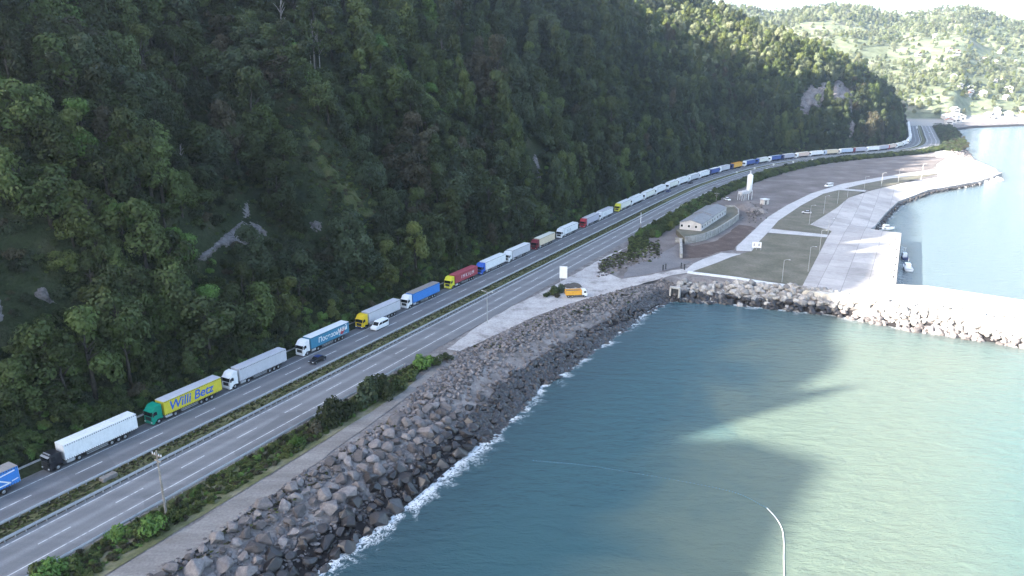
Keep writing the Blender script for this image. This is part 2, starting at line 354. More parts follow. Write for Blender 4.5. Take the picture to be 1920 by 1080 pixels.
def rock_mat(name, lo, hi, wet=False):
    m, t, b = new_mat(name); oi = N(t, 'ShaderNodeObjectInfo'); tc = N(t, 'ShaderNodeTexCoord').outputs['Object']; p = pos(t)
    at = N(t, 'ShaderNodeAttribute', attribute_name='tone').outputs['Fac']
    r = mth(t, 'ADD', oi.outputs['Random'], at); r = mth(t, 'FRACT', r)
    c = mixc(t, r, lo, hi); f = noise(t, 1.6, 6, .65, p); g = noise(t, 7, 4, .6, p)
    c = mixc(t, .6, c, ramp(t, f, [(.25, .2), (.75, .85)]), 'OVERLAY'); c = mixc(t, .3, c, ramp(t, g, [(.3, .3), (.7, .8)]), 'OVERLAY')
    if name == 'cliff_rock': c = mixc(t, .75, c, ramp(t, noise(t, .42, 6, .7, p, 1.0), [(.36, .12), (.5, .5), (.68, .8)]), 'OVERLAY')
    t.links.new(c, b.inputs['Base Color']); b.inputs['Roughness'].default_value = .35 if wet else .92; b.inputs['Specular IOR Level'].default_value = .5 if wet else .2
    bump(t, b, f, .6, .15); return m
M['rock'] = rock_mat('boulder_stone', (.076, .068, .068), (.205, .186, .183))
M['rock_wet'] = rock_mat('wet_boulder_stone', (.016, .0145, .0155), (.04, .036, .037), True)
M['rock_pale'] = rock_mat('breakwater_stone', (.16, .152, .148), (.36, .345, .325))
M['cliff'] = rock_mat('cliff_rock', (.105, .094, .094), (.16, .145, .145))

_t = M['gravel'].node_tree; _b = _t.nodes['Principled BSDF']; _s = _b.inputs['Base Color'].links[0].from_socket; _z = N(_t, 'ShaderNodeSeparateXYZ'); _t.links.new(pos(_t), _z.inputs[0])
_mr = N(_t, 'ShaderNodeMapRange', interpolation_type='SMOOTHSTEP'); _t.links.new(mth(_t, 'ADD', _z.outputs[2], noise(_t, .5, 3, .6, pos(_t))), _mr.inputs[0]); _mr.inputs[1].default_value = -2.0; _mr.inputs[2].default_value = -3.0
_t.links.new(mixc(_t, _mr.outputs[0], _s, (.018, .016, .017)), _b.inputs['Base Color'])
# hillside soil: leaf litter, undergrowth, rock where it is steep
m, t, b = new_mat('hillside_soil'); p = pos(t)
c = ramp(t, noise(t, .09, 6, .6, p), [(.3, (.016, .023, .012)), (.5, (.028, .038, .018)), (.7, (.055, .055, .032))])
c = mixc(t, .4, c, ramp(t, noise(t, 1.4, 4, .6, p), [(.3, .2), (.7, .9)]), 'OVERLAY')
t.links.new(c, b.inputs['Base Color']); b.inputs['Roughness'].default_value = .95; b.inputs['Specular IOR Level'].default_value = .1
bump(t, b, noise(t, .8, 5, .7, p), 1.0, .8); M['hill'] = m

# ------------------------------------------------------------------ terrain sheet and sea
ns, nl = len(GS), len(GL)
X, Y = XY(_S, _L); V = np.stack([X, Y, TZ], -1).reshape(-1, 3)
ii = np.arange(ns * nl).reshape(ns, nl)
F = np.stack([ii[:-1, :-1], ii[1:, :-1], ii[1:, 1:], ii[:-1, 1:]], -1).reshape(-1, 4)
dm = HD.reshape(-1)[F].max(1)
fs_, fl_ = _S.reshape(-1)[F].mean(1), _L.reshape(-1)[F].mean(1)
me = mesh_np('terrain', V, F, (M['hill'], M['gravel'], M['sand']), True, np.where(dm > 0, 0, np.where((fl_ < -118) & (fs_ > 440) & (fs_ < 690), 2, 1)))
tag(put('terrain', me), kind='structure')

gx = np.concatenate([np.arange(-300, -90, 10.), np.arange(-90, 200, 1.0), np.arange(200, 420, 10.), np.arange(420, 1200, 60.), [1300, 1600, 2200, 2900]])
gy = np.concatenate([[-400, -200], np.arange(-100, 60, 10.), np.arange(60, 245, 1.0), np.arange(245, 520, 10.), np.arange(520, 1300, 60.), [1400, 2000, 2900]])
A, B = np.meshgrid(gx, gy, indexing='ij'); ss, ll = SL(np.stack([A, B], -1))
dsh = polydist(ss, ll, COAST); dsh = np.where(inpoly(ss, ll, COAST), -dsh, dsh)
V = np.stack([A, B, np.full_like(A, SEA)], -1).reshape(-1, 3); ii = np.arange(A.size).reshape(A.shape)
F = np.stack([ii[:-1, :-1], ii[1:, :-1], ii[1:, 1:], ii[:-1, 1:]], -1).reshape(-1, 4)
me = mesh_np('sea', V, F, (), True); vflt(me, 'shore', np.clip(dsh, -20, 60)); vflt(me, 'lat', ll); vflt(me, 'along', ss)
m, t, b = new_mat('sea_water'); p = pos(t)
sh = N(t, 'ShaderNodeAttribute', attribute_name='shore').outputs['Fac']; lat = N(t, 'ShaderNodeAttribute', attribute_name='lat').outputs['Fac']
al = N(t, 'ShaderNodeAttribute', attribute_name='along').outputs['Fac']
big = noise(t, .03, 4, .55, p, 1.2); mid = noise(t, .012, 3, .5, p, .6)
def lin(x, a, bb):
    n = N(t, 'ShaderNodeMapRange', interpolation_type='SMOOTHSTEP'); t.links.new(x, n.inputs[0]); n.inputs[1].default_value = a; n.inputs[2].default_value = bb; return n.outputs[0]
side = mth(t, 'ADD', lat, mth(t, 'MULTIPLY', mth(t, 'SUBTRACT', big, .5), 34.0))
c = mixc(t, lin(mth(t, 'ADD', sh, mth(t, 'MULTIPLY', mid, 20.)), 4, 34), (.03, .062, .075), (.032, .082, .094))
c = mixc(t, lin(side, -62, -86), c, (.104, .136, .108))                       # silt plume; its paler tone also paints the sunlit side of the shadow line
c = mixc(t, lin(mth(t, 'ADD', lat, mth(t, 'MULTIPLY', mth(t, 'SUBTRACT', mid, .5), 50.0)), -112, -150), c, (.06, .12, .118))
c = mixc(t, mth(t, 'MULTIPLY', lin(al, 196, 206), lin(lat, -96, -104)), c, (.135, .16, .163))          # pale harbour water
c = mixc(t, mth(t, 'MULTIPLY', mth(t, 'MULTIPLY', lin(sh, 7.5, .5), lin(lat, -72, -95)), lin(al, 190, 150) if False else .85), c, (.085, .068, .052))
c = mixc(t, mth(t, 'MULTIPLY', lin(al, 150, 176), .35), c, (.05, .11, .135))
# foam along the stones
wv = noise(t, .16, 3, .6, p, 1.5); fn = noise(t, 2.6, 4, .75, p, .8); fn2 = noise(t, .7, 4, .65, p, 1.5)
reach = mth(t, 'MULTIPLY', ramp(t, wv, [(.36, 0.12), (.66, 1.0)]), 8.5)
edge = mth(t, 'SUBTRACT', 1.0, mth(t, 'DIVIDE', sh, mth(t, 'ADD', reach, 1.2))); edge = mth(t, 'MAXIMUM', edge, 0.0)
near = lin(lat, -130, -60)
net = mth(t, 'SUBTRACT', 1.0, mth(t, 'MULTIPLY', mth(t, 'ABSOLUTE', mth(t, 'SUBTRACT', noise(t, .85, 5, .7, p, 1.2), .5)), 5.0))
fo = mth(t, 'ADD', mth(t, 'MULTIPLY', edge, .6), mth(t, 'MULTIPLY', mth(t, 'ADD', net, mth(t, 'MULTIPLY', fn, .8)), .42))
foam = mth(t, 'MULTIPLY', ramp(t, fo, [(.82, 0), (.98, .42), (1.16, .9)]), mth(t, 'MULTIPLY', ramp(t, edge, [(.0, 0), (.3, 1)]), near))
c = mixc(t, foam, c, (.72, .75, .77))
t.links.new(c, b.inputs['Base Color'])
rg = mth(t, 'ADD', .14, mth(t, 'MULTIPLY', foam, .6)); t.links.new(rg, b.inputs['Roughness']); b.inputs['IOR'].default_value = 1.33
mp = N(t, 'ShaderNodeMapping'); mp.inputs['Rotation'].default_value = (0, 0, .35); mp.inputs['Scale'].default_value = (1, 2.2, 1); t.links.new(p, mp.inputs['Vector'])
h = mth(t, 'ADD', mth(t, 'MULTIPLY', noise(t, .22, 3, .5, mp.outputs[0], .4), 1.4), mth(t, 'ADD', mth(t, 'MULTIPLY', noise(t, .9, 4, .6, mp.outputs[0], .5), .55), mth(t, 'MULTIPLY', noise(t, 2.6, 3, .65, mp.outputs[0], .6), .3)))
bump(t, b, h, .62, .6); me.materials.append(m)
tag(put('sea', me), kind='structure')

# ------------------------------------------------------------------ road strips
def along(s):
    """centre point, unit left normal and heading of the road at s"""
    s = np.asarray(s, float); c = center(s); g = (center(s + 4) - center(s - 4)) / 8; k = 1 / np.sqrt(1 + g * g)
    return s, c, -g * k, k, np.arctan(g)
def off(s, o):
    s_, c, ns_, nl_, _ = along(s); return XY(s_ + ns_ * o, c + nl_ * o)
HEAD0 = 1.068
def strip_mesh(name, pairs, mat, s0=-90, s1=1080, step=6.0, z=0.0, skirt=0.0):
    V = []; F = []; S_ = np.arange(s0, s1 + .1, step)
    for (a, bb, zz) in pairs:
        n0 = len(V); xa, ya = off(S_, a); xb, yb = off(S_, bb)
        zz = z + zz
        for i in range(len(S_)):
            V += [(xa[i], ya[i], zz), (xb[i], yb[i], zz)]
            if skirt: V += [(xa[i], ya[i], zz - skirt), (xb[i], yb[i], zz - skirt)]
        k = 4 if skirt else 2
        for i in range(len(S_) - 1):
            a0 = n0 + i * k; a1 = a0 + k
            F.append((a0, a1, a1 + 1, a0 + 1))
            if skirt: F += [(a0, a0 + 2, a1 + 2, a1), (a0 + 1, a1 + 1, a1 + 3, a0 + 3)]
    me = mesh_np(name, V, F, (mat,)); X_ = np.array(V)[:, :2]; me_s, me_l = SL(X_); vflt(me, 'across', me_l - center(me_s)); return me
tag(put('road', strip_mesh('road', [(10.0, 22.5, 0)], M['asphalt'])), kind='structure')
tag(put('road', strip_mesh('road', [(-6.8, 4.9, 0)], M['asphalt_far'])), kind='structure')
tag(put('median', strip_mesh('median', [(6.1, 10.0, 0.05)], M['median'], skirt=.2)), kind='structure')
tag(put('median', strip_mesh('median', [(4.9, 6.1, 0.04)], M['dark_soil'], skirt=.2)), kind='structure')
tag(put('verge', strip_mesh('verge', [(-15.0, -6.8, -0.02)], M['verge'], -90, 76)), kind='structure')
tag(put('verge', strip_mesh('verge', [(-15.5, -6.8, -0.02)], M['verge'], 225, 690)), kind='structure')
tag(put('verge', strip_mesh('verge', [(-24, -6.8, -0.02)], M['hill'], 690, 1060)), kind='structure')
# markings: edge lines and lane dashes, laid on the asphalt
V = []; F = []
def mark(s0, s1, o, wd, step=6.0):
    S_ = np.linspace(s0, s1, max(2, int((s1 - s0) / step) + 1)); xa, ya = off(S_, o - wd / 2); xb, yb = off(S_, o + wd / 2); n0 = len(V)
    for i in range(len(S_)): V.extend([(xa[i], ya[i], .012), (xb[i], yb[i], .012)])
    for i in range(len(S_) - 1): a = n0 + 2 * i; F.append((a, a + 2, a + 3, a + 1))
for o in (17.65, 10.6, 3.8, -3.55): mark(-90, 1060, o, .2)
for k in range(-8, 88):
    mark(k * 12.03 - 2.4, k * 12.03 + 2.4, 0, .2, 3); mark(k * 12.03 + 2.0 - 2.4, k * 12.03 + 2.0 + 2.4, 14.1, .2, 3)
tag(put('road_markings', mesh_np('road_markings', V, F, (M['mark'],))), kind='structure')

def sheet(name, pts, mat, z, jit=0.0, skirt=0.0, kind='structure', pix=True, step=3.0):
    P = [np.append(G(q[0], q[1], z if len(q) < 3 else q[2]), z if len(q) < 3 else q[2]) if pix else np.append(XY(*q), z) for q in pts]; Q = []
    for i in range(len(P)):
        a, bq = P[i], P[(i + 1) % len(P)]; n = max(1, int(np.linalg.norm(bq - a) / step)) if jit else 1
        for k in range(n):
            q = a + (bq - a) * k / n
            if jit: q = q + np.append(RS.uniform(-jit, jit, 2), 0)
            Q.append(q)
    bm = bmesh.new(); 
    if sum((Q[i][0] * Q[(i + 1) % len(Q)][1] - Q[(i + 1) % len(Q)][0] * Q[i][1]) for i in range(len(Q))) < 0: Q = Q[::-1]
    top = [bm.verts.new(q) for q in Q]; f = bm.faces.new(top); f.normal_update()
    if skirt:
        low = [bm.verts.new((q[0], q[1], q[2] - skirt)) for q in Q]
        for i in range(len(Q)): j = (i + 1) % len(Q); bm.faces.new((top[i], low[i], low[j], top[j]))
    bmesh.ops.triangulate(bm, faces=[f])
    me = bpy.data.meshes.new(name); bm.to_mesh(me); bm.free(); me.materials.append(mat)
    return tag(put(name, me), kind=kind)
sheet('path', [(1.5 - 60, -20.8), (1.5 - 60, -15.3), (-2, -15.4), (15, -15.6), (42, -15.2), (66, -14.6), (84, -12.2), (92, -12.5), (84, -15.6), (77, -16), (51, -18.2), (20, -20.5), (2, -21.3)], M['track'], .0, .25, 0, 'structure', False)
sheet('ground', [(1150, 474), (1205, 440), (1262, 410), (1310, 383), (1400, 345), (1500, 317), (1600, 301), (1700, 291), (1775, 296), (1745, 316), (1650, 331), (1577, 344), (1520, 362), (1440, 405),
    (1380, 462), (1350, 474), (1300, 491), (1240, 512), (1165, 524)], M['lot'], .02, .5)
sheet('ground', [(1281, 459), (1300, 461), (1340, 452.5), (1366, 437), (1385, 421), (1408, 424), (1416, 428), (1381, 460), (1379, 468), (1352, 472), (1318, 483), (1278, 486)], M['pit'], .035, .4)
sheet('ground', [(1168, 521), (1180, 500), (1215, 486), (1250, 470), (1274, 456), (1276, 486), (1300, 490), (1268, 502), (1215, 514)], M['yard'], .03, .4)
sheet('forecourt', [(838, 655), (905, 606), (960, 575), (1020, 545), (1085, 510), (1140, 478), (1180, 462), (1150, 478), (1122, 494), (1128, 508), (1165, 523), (1215, 516), (1262, 507), (1288, 503), (1292, 511), (1262, 516), (1170, 541), (1080, 566), (1000, 595), (905, 640), (858, 658)], M['apron'], .035, .35)
sheet('field', [(1290, 507), (1345, 493), (1378, 479), (1410, 470), (1426, 450), (1440, 437), (1551, 444), (1505, 536), (1440, 528), (1380, 519)], M['field'], .045)
sheet('field', [(1447, 428), (1460, 413), (1502, 385), (1544, 363), (1575, 356), (1620, 359), (1590, 372), (1570, 389), (1519, 421), (1559, 433), (1554, 440)], M['field'], .045)
sheet('field', [(1583, 353), (1622, 344), (1675, 334), (1770, 323.5), (1720, 335), (1634, 356.5)], M['field'], .045)
sheet('path', [(1284, 507), (1300, 494), (1320, 485), (1352, 474), (1390, 476), (1371, 481.5), (1340, 494), (1292, 511)], M['path'], .06)
sheet('path', [(1380.6, 470), (1381, 462), (1417.5, 428), (1424, 421), (1440, 407), (1475, 385), (1520, 363), (1577, 345), (1647, 333), (1699, 325), (1751, 320), (1777, 319),
    (1777, 323), (1725, 328), (1673, 334), (1621.5, 344), (1585, 353), (1544, 363), (1502, 385), (1459.5, 413.5), (1445, 430), (1425, 451), (1409, 471)], M['path'], .06)
sheet('path', [(1446, 429), (1552, 440), (1551, 445), (1440, 436)], M['path'], .062)
sheet('path', [(1576, 353), (1624, 357), (1622, 359.5), (1573, 356)], M['path'], .062)
sheet('quay', QUAY, M['quay'], .08, 0, 9.0)
sheet('breakwater_crest', [(1500, 537.5), (1560, 546), (1620, 548), (1681, 533), (1740, 536), (1800, 545), (1920, 563), (2150, 600), (2150, 655), (1920, 612), (1800, 590), (1700, 572), (1620, 560), (1560, 553), (1500, 543)], M['sand'], .1, 0, 3.0)
sheet('kerb', [(1290, 508), (1380, 519), (1440, 528.5), (1504, 537), (1504, 540.5), (1440, 532), (1380, 522.5), (1288, 511)], M['kerb'], .16, 0, .5)
# ------------------------------------------------------------------ stones of the sea defence
def stone(seed, flat=.75):
    r = random.Random(seed); bm = bmesh.new()
    for k in range(16):
        v = Vector((r.gauss(0, 1), r.gauss(0, 1), r.gauss(0, 1))).normalized()
        v = Vector((v.x * r.uniform(.82, 1.05), v.y * r.uniform(.72, .95), v.z * flat * r.uniform(.8, 1.05))); bm.verts.new(v)
    res = bmesh.ops.convex_hull(bm, input=bm.verts[:])
    bmesh.ops.delete(bm, geom=[e for e in res['geom_interior'] if isinstance(e, bmesh.types.BMVert)], context='VERTS')
    bmesh.ops.bevel(bm, geom=bm.edges[:], offset=.07, segments=1, affect='EDGES', profile=.6, clamp_overlap=True)
    bmesh.ops.triangulate(bm, faces=bm.faces[:]); me = bpy.data.meshes.new('boulder'); bm.to_mesh(me); bm.free(); return me
STONES = [stone(s, .62 + .03 * (s % 8)) for s in range(14)]
for st in STONES: st.materials.append(M['rock'])
STV = []
for st in STONES:
    v = np.zeros(len(st.vertices) * 3, np.float32); st.vertices.foreach_get('co', v)
    f = np.zeros(len(st.polygons) * 3, np.int32); st.polygons.foreach_get('vertices', f); STV.append((v.reshape(-1, 3), f.reshape(-1, 3)))
def rock_mass(name, items, mats):
    """items: (x, y, z, radius, material index); one mesh of tumbled stones"""
    VV, FF, TT, MM = [], [], [], []; n0 = 0
    for (x, y, z, r, mi) in items:
        v, f = STV[RS.randint(len(STV))]; a, e = RS.uniform(0, 6.28), RS.uniform(-.5, .5)
        ca, sa, ce, se = math.cos(a), math.sin(a), math.cos(e), math.sin(e)
        q = v @ np.array([[ca, sa, 0], [-sa, ca, 0], [0, 0, 1]]) @ np.array([[1, 0, 0], [0, ce, se], [0, -se, ce]])
        VV.append(q * (r * RS.uniform(.85, 1.15, 3)) + (x, y, z)); FF.append(f + n0); n0 += len(v); TT.append(np.full(len(v), RS.rand())); MM.append(np.full(len(f), mi))
    me = mesh_np(name, np.concatenate(VV), np.concatenate(FF), mats, False, np.concatenate(MM)); vflt(me, 'tone', np.concatenate(TT))
    return tag(put(name, me), kind='stuff')
big = []
ds = 2.45
for i, s in enumerate(np.arange(-6, 66, ds)):
    for j, l in enumerate(np.arange(-21.8, -37.4, -2.25)):
        s1 = s + (j % 2) * ds / 2 + rnd.uniform(-.45, .45); l1 = l + rnd.uniform(-.4, .4)
        if l1 > -20.9 - .0 * s: continue
        x, y = XY(s1, l1); u, v, c = PJ(x, y, -2)
        if u < 150 or v > 1120: continue
        big.append((s1, l1, x, y))
big.sort(key=lambda q: q[2] ** 2 + q[3] ** 2)
def stone_label(s, l):
    if l < -33.0: return 'dark wet boulder lying at the waterline of the stone slope'
    if l < -28.6: return 'dark grey boulder low on the stone slope just above the waterline'
    part = 'near the bottom edge' if s < 22 else ('beside the verge bushes' if s < 46 else 'below the pale forecourt')
    if l > -24.5: return 'grey boulder along the top of the stone slope, ' + part
    return 'grey boulder halfway down the stone slope, ' + part
for k, (s, l, x, y) in enumerate(big[:300]):
    z = float(ground_z(s, l)); r = rnd.choice([rnd.uniform(1.2, 1.7), rnd.uniform(1.4, 2.05), rnd.uniform(.9, 1.3)]) * (1.0 if l < -24 else .82)
    o = put('boulder', STONES[k % 14], None, (x, y, z + .25 * r), (rnd.uniform(-.35, .35), rnd.uniform(-.35, .35), rnd.uniform(0, 6.28)), (r * rnd.uniform(.9, 1.15), r * rnd.uniform(.85, 1.1), r * rnd.uniform(.85, 1.1)),
            M['rock_wet'] if l < -29.6 + rnd.uniform(-1, 1) else M['rock'])
    tag(o, stone_label(s, l), 'boulder', 'boulders of the sea defence')
it = []
for (s, l, x, y) in big[300:]: it.append((x, y, float(ground_z(s, l)) + .3, rnd.uniform(1.0, 1.5), 1 if l < -31.5 else 0))
for k in range(2600):                                   # small fill between the big stones
    s = rnd.uniform(-8, 66); l = rnd.uniform(-36.5, -19.6); x, y = XY(s, l)
    if PJ(x, y, -2)[1] > 1130: continue
    it.append((x, y, float(ground_z(s, l)) + rnd.uniform(-.25, .1), rnd.uniform(.25, .65), 1 if l < -31.8 else 0))
for k in range(900):                                    # the same slope goes on beyond the left edge of the view
    s = rnd.uniform(-95, -5); l = rnd.uniform(-37, -20.5); x, y = XY(s, l); it.append((x, y, float(ground_z(s, l)) + .2, rnd.uniform(.7, 1.7), 1 if l < -30 else 0))
APX = [SL(G(u_, v_)) for u_, v_ in [(858, 658), (905, 640), (1000, 595), (1080, 566), (1170, 541), (1262, 516), (1290, 511)]]; APS = [60] + [a_[0] for a_ in APX]; APL = [-18.0] + [a_[1] for a_ in APX]
for k in range(5200):                                   # the farther slope: smaller stones, a gravel ledge and dark armour at the water
    s = rnd.uniform(62, 178); top = float(np.interp(s, APS, APL)) - .4; l = top - 22 * rnd.random() ** 1.15
    d = (l - top) / -20.0
    if .45 < d < .72 and rnd.random() < .72: continue
    x, y = XY(s, l); z = float(ground_z(s, l))
    if z < -6.2 or z > -.125 + .0: 
        if z < -6.2 or rnd.random() < .5: continue
    wet = z < -2.7 + rnd.uniform(-.3, .3); it.append((x, y, z + .1, rnd.uniform(.8, 1.35) if wet else rnd.uniform(.3, .85), 1 if wet else 0))
for k in range(900):
    s = rnd.uniform(100, 176); x, y = XY(s, float(np.interp(s, APS, APL)) - .3 - rnd.uniform(0, 5)); it.append((x, y, float(ground_z(*SL((x, y)))) + .1, rnd.uniform(.3, .7), 0))
rock_mass('riprap', it, (M['rock'], M['rock_wet']))
it = []
for k in range(1900):                                   # breakwater: bigger, paler blocks
    l = rnd.uniform(-42, -215); s0 = float(np.interp(-l, [42, 64, 89, 109, 137, 215], [172, 177.5, 180.6, 177, 176, 172])); d = rnd.uniform(-1.2, 8.6); s = s0 + d
    x, y = XY(s, l); z = float(ground_z(s, l)); r = rnd.choice([rnd.uniform(.7, 1.1), rnd.uniform(1.1, 1.75)])
    it.append((x, y, max(z, -5.4) + .3 * r, r, 1 if z < -3.6 and rnd.random() < .85 and l > -92 else (2 if z < -4.2 and l <= -92 else 0)))
rock_mass('breakwater_stones', it, (M['rock_pale'], M['rock_wet'], M['rock']))
it = []
for k in range(900):
    s = rnd.uniform(640, 1020); l = -146 + rnd.uniform(-2, 14); x, y = XY(s, l); it.append((x, y, float(ground_z(s, l)), rnd.uniform(.8, 2.0), 0))
for k in range(420):
    u, v = rnd.uniform(1120, 1240), rnd.uniform(462, 520); 
    if abs((v - 505) + (u - 1130) * .33) > 14: continue
    x, y = G(u, v); it.append((x, y, .15, rnd.uniform(.25, .75), 0))
for k in range(700):
    a_, b2_ = [(G(u_, v_, -3.6)) for u_, v_ in rnd.choice([((1641, 427), (1661, 402)), ((1661, 402), (1684, 380)), ((1684, 380), (1720, 366)), ((1720, 366), (1741, 358)), ((1741, 358), (1790, 350)), ((1790, 350), (1838, 341.5))])]
    f_ = rnd.random(); x, y = a_ + (b2_ - a_) * f_; it.append((x + rnd.uniform(-.3, 1.6), y + rnd.uniform(-1.8, .2), rnd.uniform(-5, -3.7), rnd.uniform(.35, .8), 1))
rock_mass('shore_stones', it, (M['rock'], M['rock_wet']))

# ------------------------------------------------------------------ barriers and guardrails
def swept(name, o, prof, s0, s1, mat, parent=None, step=4.0):
    S_ = np.arange(s0, s1 + .1, step); V = []; F = []; n = len(prof)
    P = [off(S_, o + dy) for dy, z in prof]
    for i in range(len(S_)):
        for k, (dy, z) in enumerate(prof): V.append((P[k][0][i], P[k][1][i], z))
    for i in range(len(S_) - 1):
        for k in range(n): a = i * n + k; bq = i * n + (k + 1) % n; F.append((a, a + n, bq + n, bq))
    return put(name, mesh_np(name, V, F, (mat,)), parent)
def guardrail(o, face, s0, s1, label, post_from, gap=1.5):
    x, y = off(s0, o); r = empty('guardrail', (0, 0, 0)); tag(r, label, 'guardrail', 'guardrails of the coast road')
    swept('rail', o, [(.0, .44), (.05 * face, .5), (.0, .6), (.05 * face, .7), (.0, .77), (-.03 * face, .77), (-.03 * face, .44)], s0, s1, M['steel'], r)
    swept('rail', o - .32 * face, [(.0, .44), (-.05 * face, .5), (.0, .6), (-.05 * face, .7), (.0, .77), (.03 * face, .77), (.03 * face, .44)], s0, s1, M['steel'], r)
    pm = MB().box(-.06, .06, -.11, .11, -.1, .76).mesh('post', M['steel']); S_ = np.arange(s0, s1, gap); rest = []
    S_ = S_[S_ >= post_from]
    for i, s in enumerate(S_):
        px, py = off(s, o - .16 * face)
        if i < 100: put('post', pm, r, (px, py, 0), (0, 0, HEAD0 + float(along(s)[4])))
        else: rest.append((float(px), float(py)))
    if rest:
        bm = MB()
        for (px, py) in rest[::2] if len(rest) > 300 else rest: bm.box(px - .06, px + .06, py - .06, py + .06, -.1, .74)
        bm.build('post', M['steel'], r)['kind'] = 'stuff'
    return r
guardrail(9.35, 1, -60, 1040, 'galvanised guardrail with open posts on the truck side of the grass median', -6)
guardrail(4.5, -1, -60, 1040, 'galvanised guardrail beside the empty seaward carriageway along the dark edge of the median', -6)
guardrail(-6.75, 1, -60, 78, 'short galvanised guardrail between the seaward carriageway and the bushy verge', -12)
b_ = swept('concrete_barrier', 23.1, [(-.25, 0), (-.12, .35), (-.1, .85), (.1, .85), (.25, 0)], -60, 700, M['concrete'])
tag(b_, 'low concrete barrier between the queue of trucks and the wooded slope', 'barrier')

# ------------------------------------------------------------------ trucks
def lathe_wheel(r, wd):
    bm = MB(); pr = [(r * .6, -wd / 2), (r * .92, -wd / 2), (r, -wd * .36), (r, wd * .36), (r * .92, wd / 2), (r * .6, wd / 2), (r * .5, wd * .2), (r * .5, -wd * .2)]; n = 16; rings = []
    for k in range(n):
        a = 2 * math.pi * k / n; rings.append([bm.bm.verts.new((q * math.cos(a), yy, q * math.sin(a))) for q, yy in pr])
    for k in range(n):
        A_, B_ = rings[k], rings[(k + 1) % n]
        for i in range(len(pr)): bm.bm.faces.new((A_[i], B_[i], B_[(i + 1) % len(pr)], A_[(i + 1) % len(pr)]))
    return bm.mesh('wheel', M['rubber'])
def rim_mesh(r, wd):
    return MB().tube([(0, -wd * .42, 0), (0, -wd * .3, 0), (0, wd * .3, 0), (0, wd * .42, 0)], [r * .3, r * .61, r * .61, r * .3], 14).mesh('rim', M['rim'])
TW, TR_ = lathe_wheel(.5, .38), rim_mesh(.5, .38)
CW, CR = lathe_wheel(.33, .22), rim_mesh(.33, .22)
pair = MB()
for sy in (-1, 1): pair.tube([(0, sy * .88, 0), (0, sy * 1.22, 0)], .5, 12)
PAIR = pair.mesh('wheel_pair', M['rubber'])
CAB = MB().prism([(0, .7), (0, 1.3), (.05, 1.6), (.1, 2.0), (.27, 2.92), (.4, 3.08), (.95, 3.72), (1.5, 3.84), (2.2, 3.88), (2.25, 3.8), (2.25, .95), (1.95, .95), (1.8, 1.05), (1.0, 1.05), (.85, .7)], -1.25, 1.25, .06).mesh('cab', M['white'])
LOWCAB = MB().prism([(0, .7), (0, 1.3), (.05, 1.6), (.1, 2.0), (.25, 2.75), (.4, 2.95), (1.0, 3.08), (2.2, 3.1), (2.25, 3.0), (2.25, .95), (1.95, .95), (1.8, 1.05), (1.0, 1.05), (.85, .7)], -1.25, 1.25, .06).mesh('cab', M['white'])
WSH = MB().prism([(.075, 1.92), (.245, 2.84), (.19, 2.84), (.02, 1.92)], -1.12, 1.12).mesh('windshield', M['glass'])
SWIN = MB().prism([(.32, 2.0), (1.15, 2.0), (1.15, 2.45), (1.05, 2.72), (.5, 2.72)], -.015, .015).mesh('side_window', M['glass'])
GRL = MB().box(-.02, .06, -.8, .8, 1.0, 1.72).mesh('grille', M['dark'])
BMP = MB().box(-.08, .55, -1.25, 1.25, .32, .78, .06).mesh('bumper', M['white'])
VIS = MB().prism([(.22, 2.88), (.3, 3.02), (.0, 2.9), (-.03, 2.82)], -1.15, 1.15).mesh('sun_visor', M['dark'])
HLT = MB().box(-.1, .05, -.2, .2, .6, .78).mesh('headlight', M['lamp'])
MIR = MB().box(-.1, .1, -.12, .12, -.4, .35, .03).mesh('mirror', M['dark'])
CHS = MB().box(.6, 5.9, -.45, .45, .6, .95).box(3.5, 16.3, -.5, .5, .95, 1.12).box(10.2, 15.0, -.95, .95, .55, .8).box(2.3, 3.0, -1.1, 1.1, .5, 1.1).box(8.8, 9.1, -.9, -.7, .1, 1.0).box(8.8, 9.1, .7, .9, .1, 1.0).mesh('chassis', M['dark'])
TNK = MB().tube([(2.9, 0, 0), (3.0, 0, 0), (4.3, 0, 0), (4.4, 0, 0)], [.2, .33, .33, .2], 10).mesh('fuel_tank', M['steel'])
GRD = MB().box(6.4, 10.4, -.02, .02, .5, .64).box(6.4, 10.4, -.02, .02, .8, .94).mesh('side_guard', M['steel'])

rf = MB().prism([(2.74, 3.975), (16.46, 3.975), (16.46, 4.04), (2.74, 4.04)], -1.28, 1.28)
for k in range(23): rf.box(2.95 + k * .59, 3.01 + k * .59, -1.2, 1.2, 4.043, 4.075)
ROOF = rf.mesh('roof', M['white'])
bk = MB().box(2.75, 16.45, -1.275, 1.275, 1.12, 3.97, .03); nb = len(bk.bm.faces)
for k in range(34):
    for sy in (-1, 1): bk.box(3.0 + k * .4, 3.2 + k * .4, sy * 1.285 - .012, sy * 1.285 + .012, 3.74, 3.88); bk.box(3.0 + k * .4, 3.08 + k * .4, sy * 1.285 - .012, sy * 1.285 + .012, 1.06, 1.34)  # dark top dashes paint the scalloped curtain edge's shade; lower ones are buckles
for f_ in bk.bm.faces: f_.material_index = 1 if abs(f_.calc_center_median().y) > 1.2755 or f_.calc_center_median().z < 1.115 else 0
TRL = bk.mesh('trailer', M['white']); TRL.materials.append(M['dark'])
RDR = MB().box(16.455, 16.49, -1.22, -.02, 1.2, 3.9).box(16.455, 16.49, .02, 1.22, 1.2, 3.9).mesh('rear_door', M['white'])
ctn = MB().box(2.9, 16.3, -1.22, 1.22, 1.3, 4.0)
for k in range(44):
    for sy in (-1, 1): ctn.box(3.0 + k * .3, 3.14 + k * .3, sy * 1.235 - .015, sy * 1.235 + .015, 1.42, 3.86)
CTN = ctn.mesh('container', M['white'])
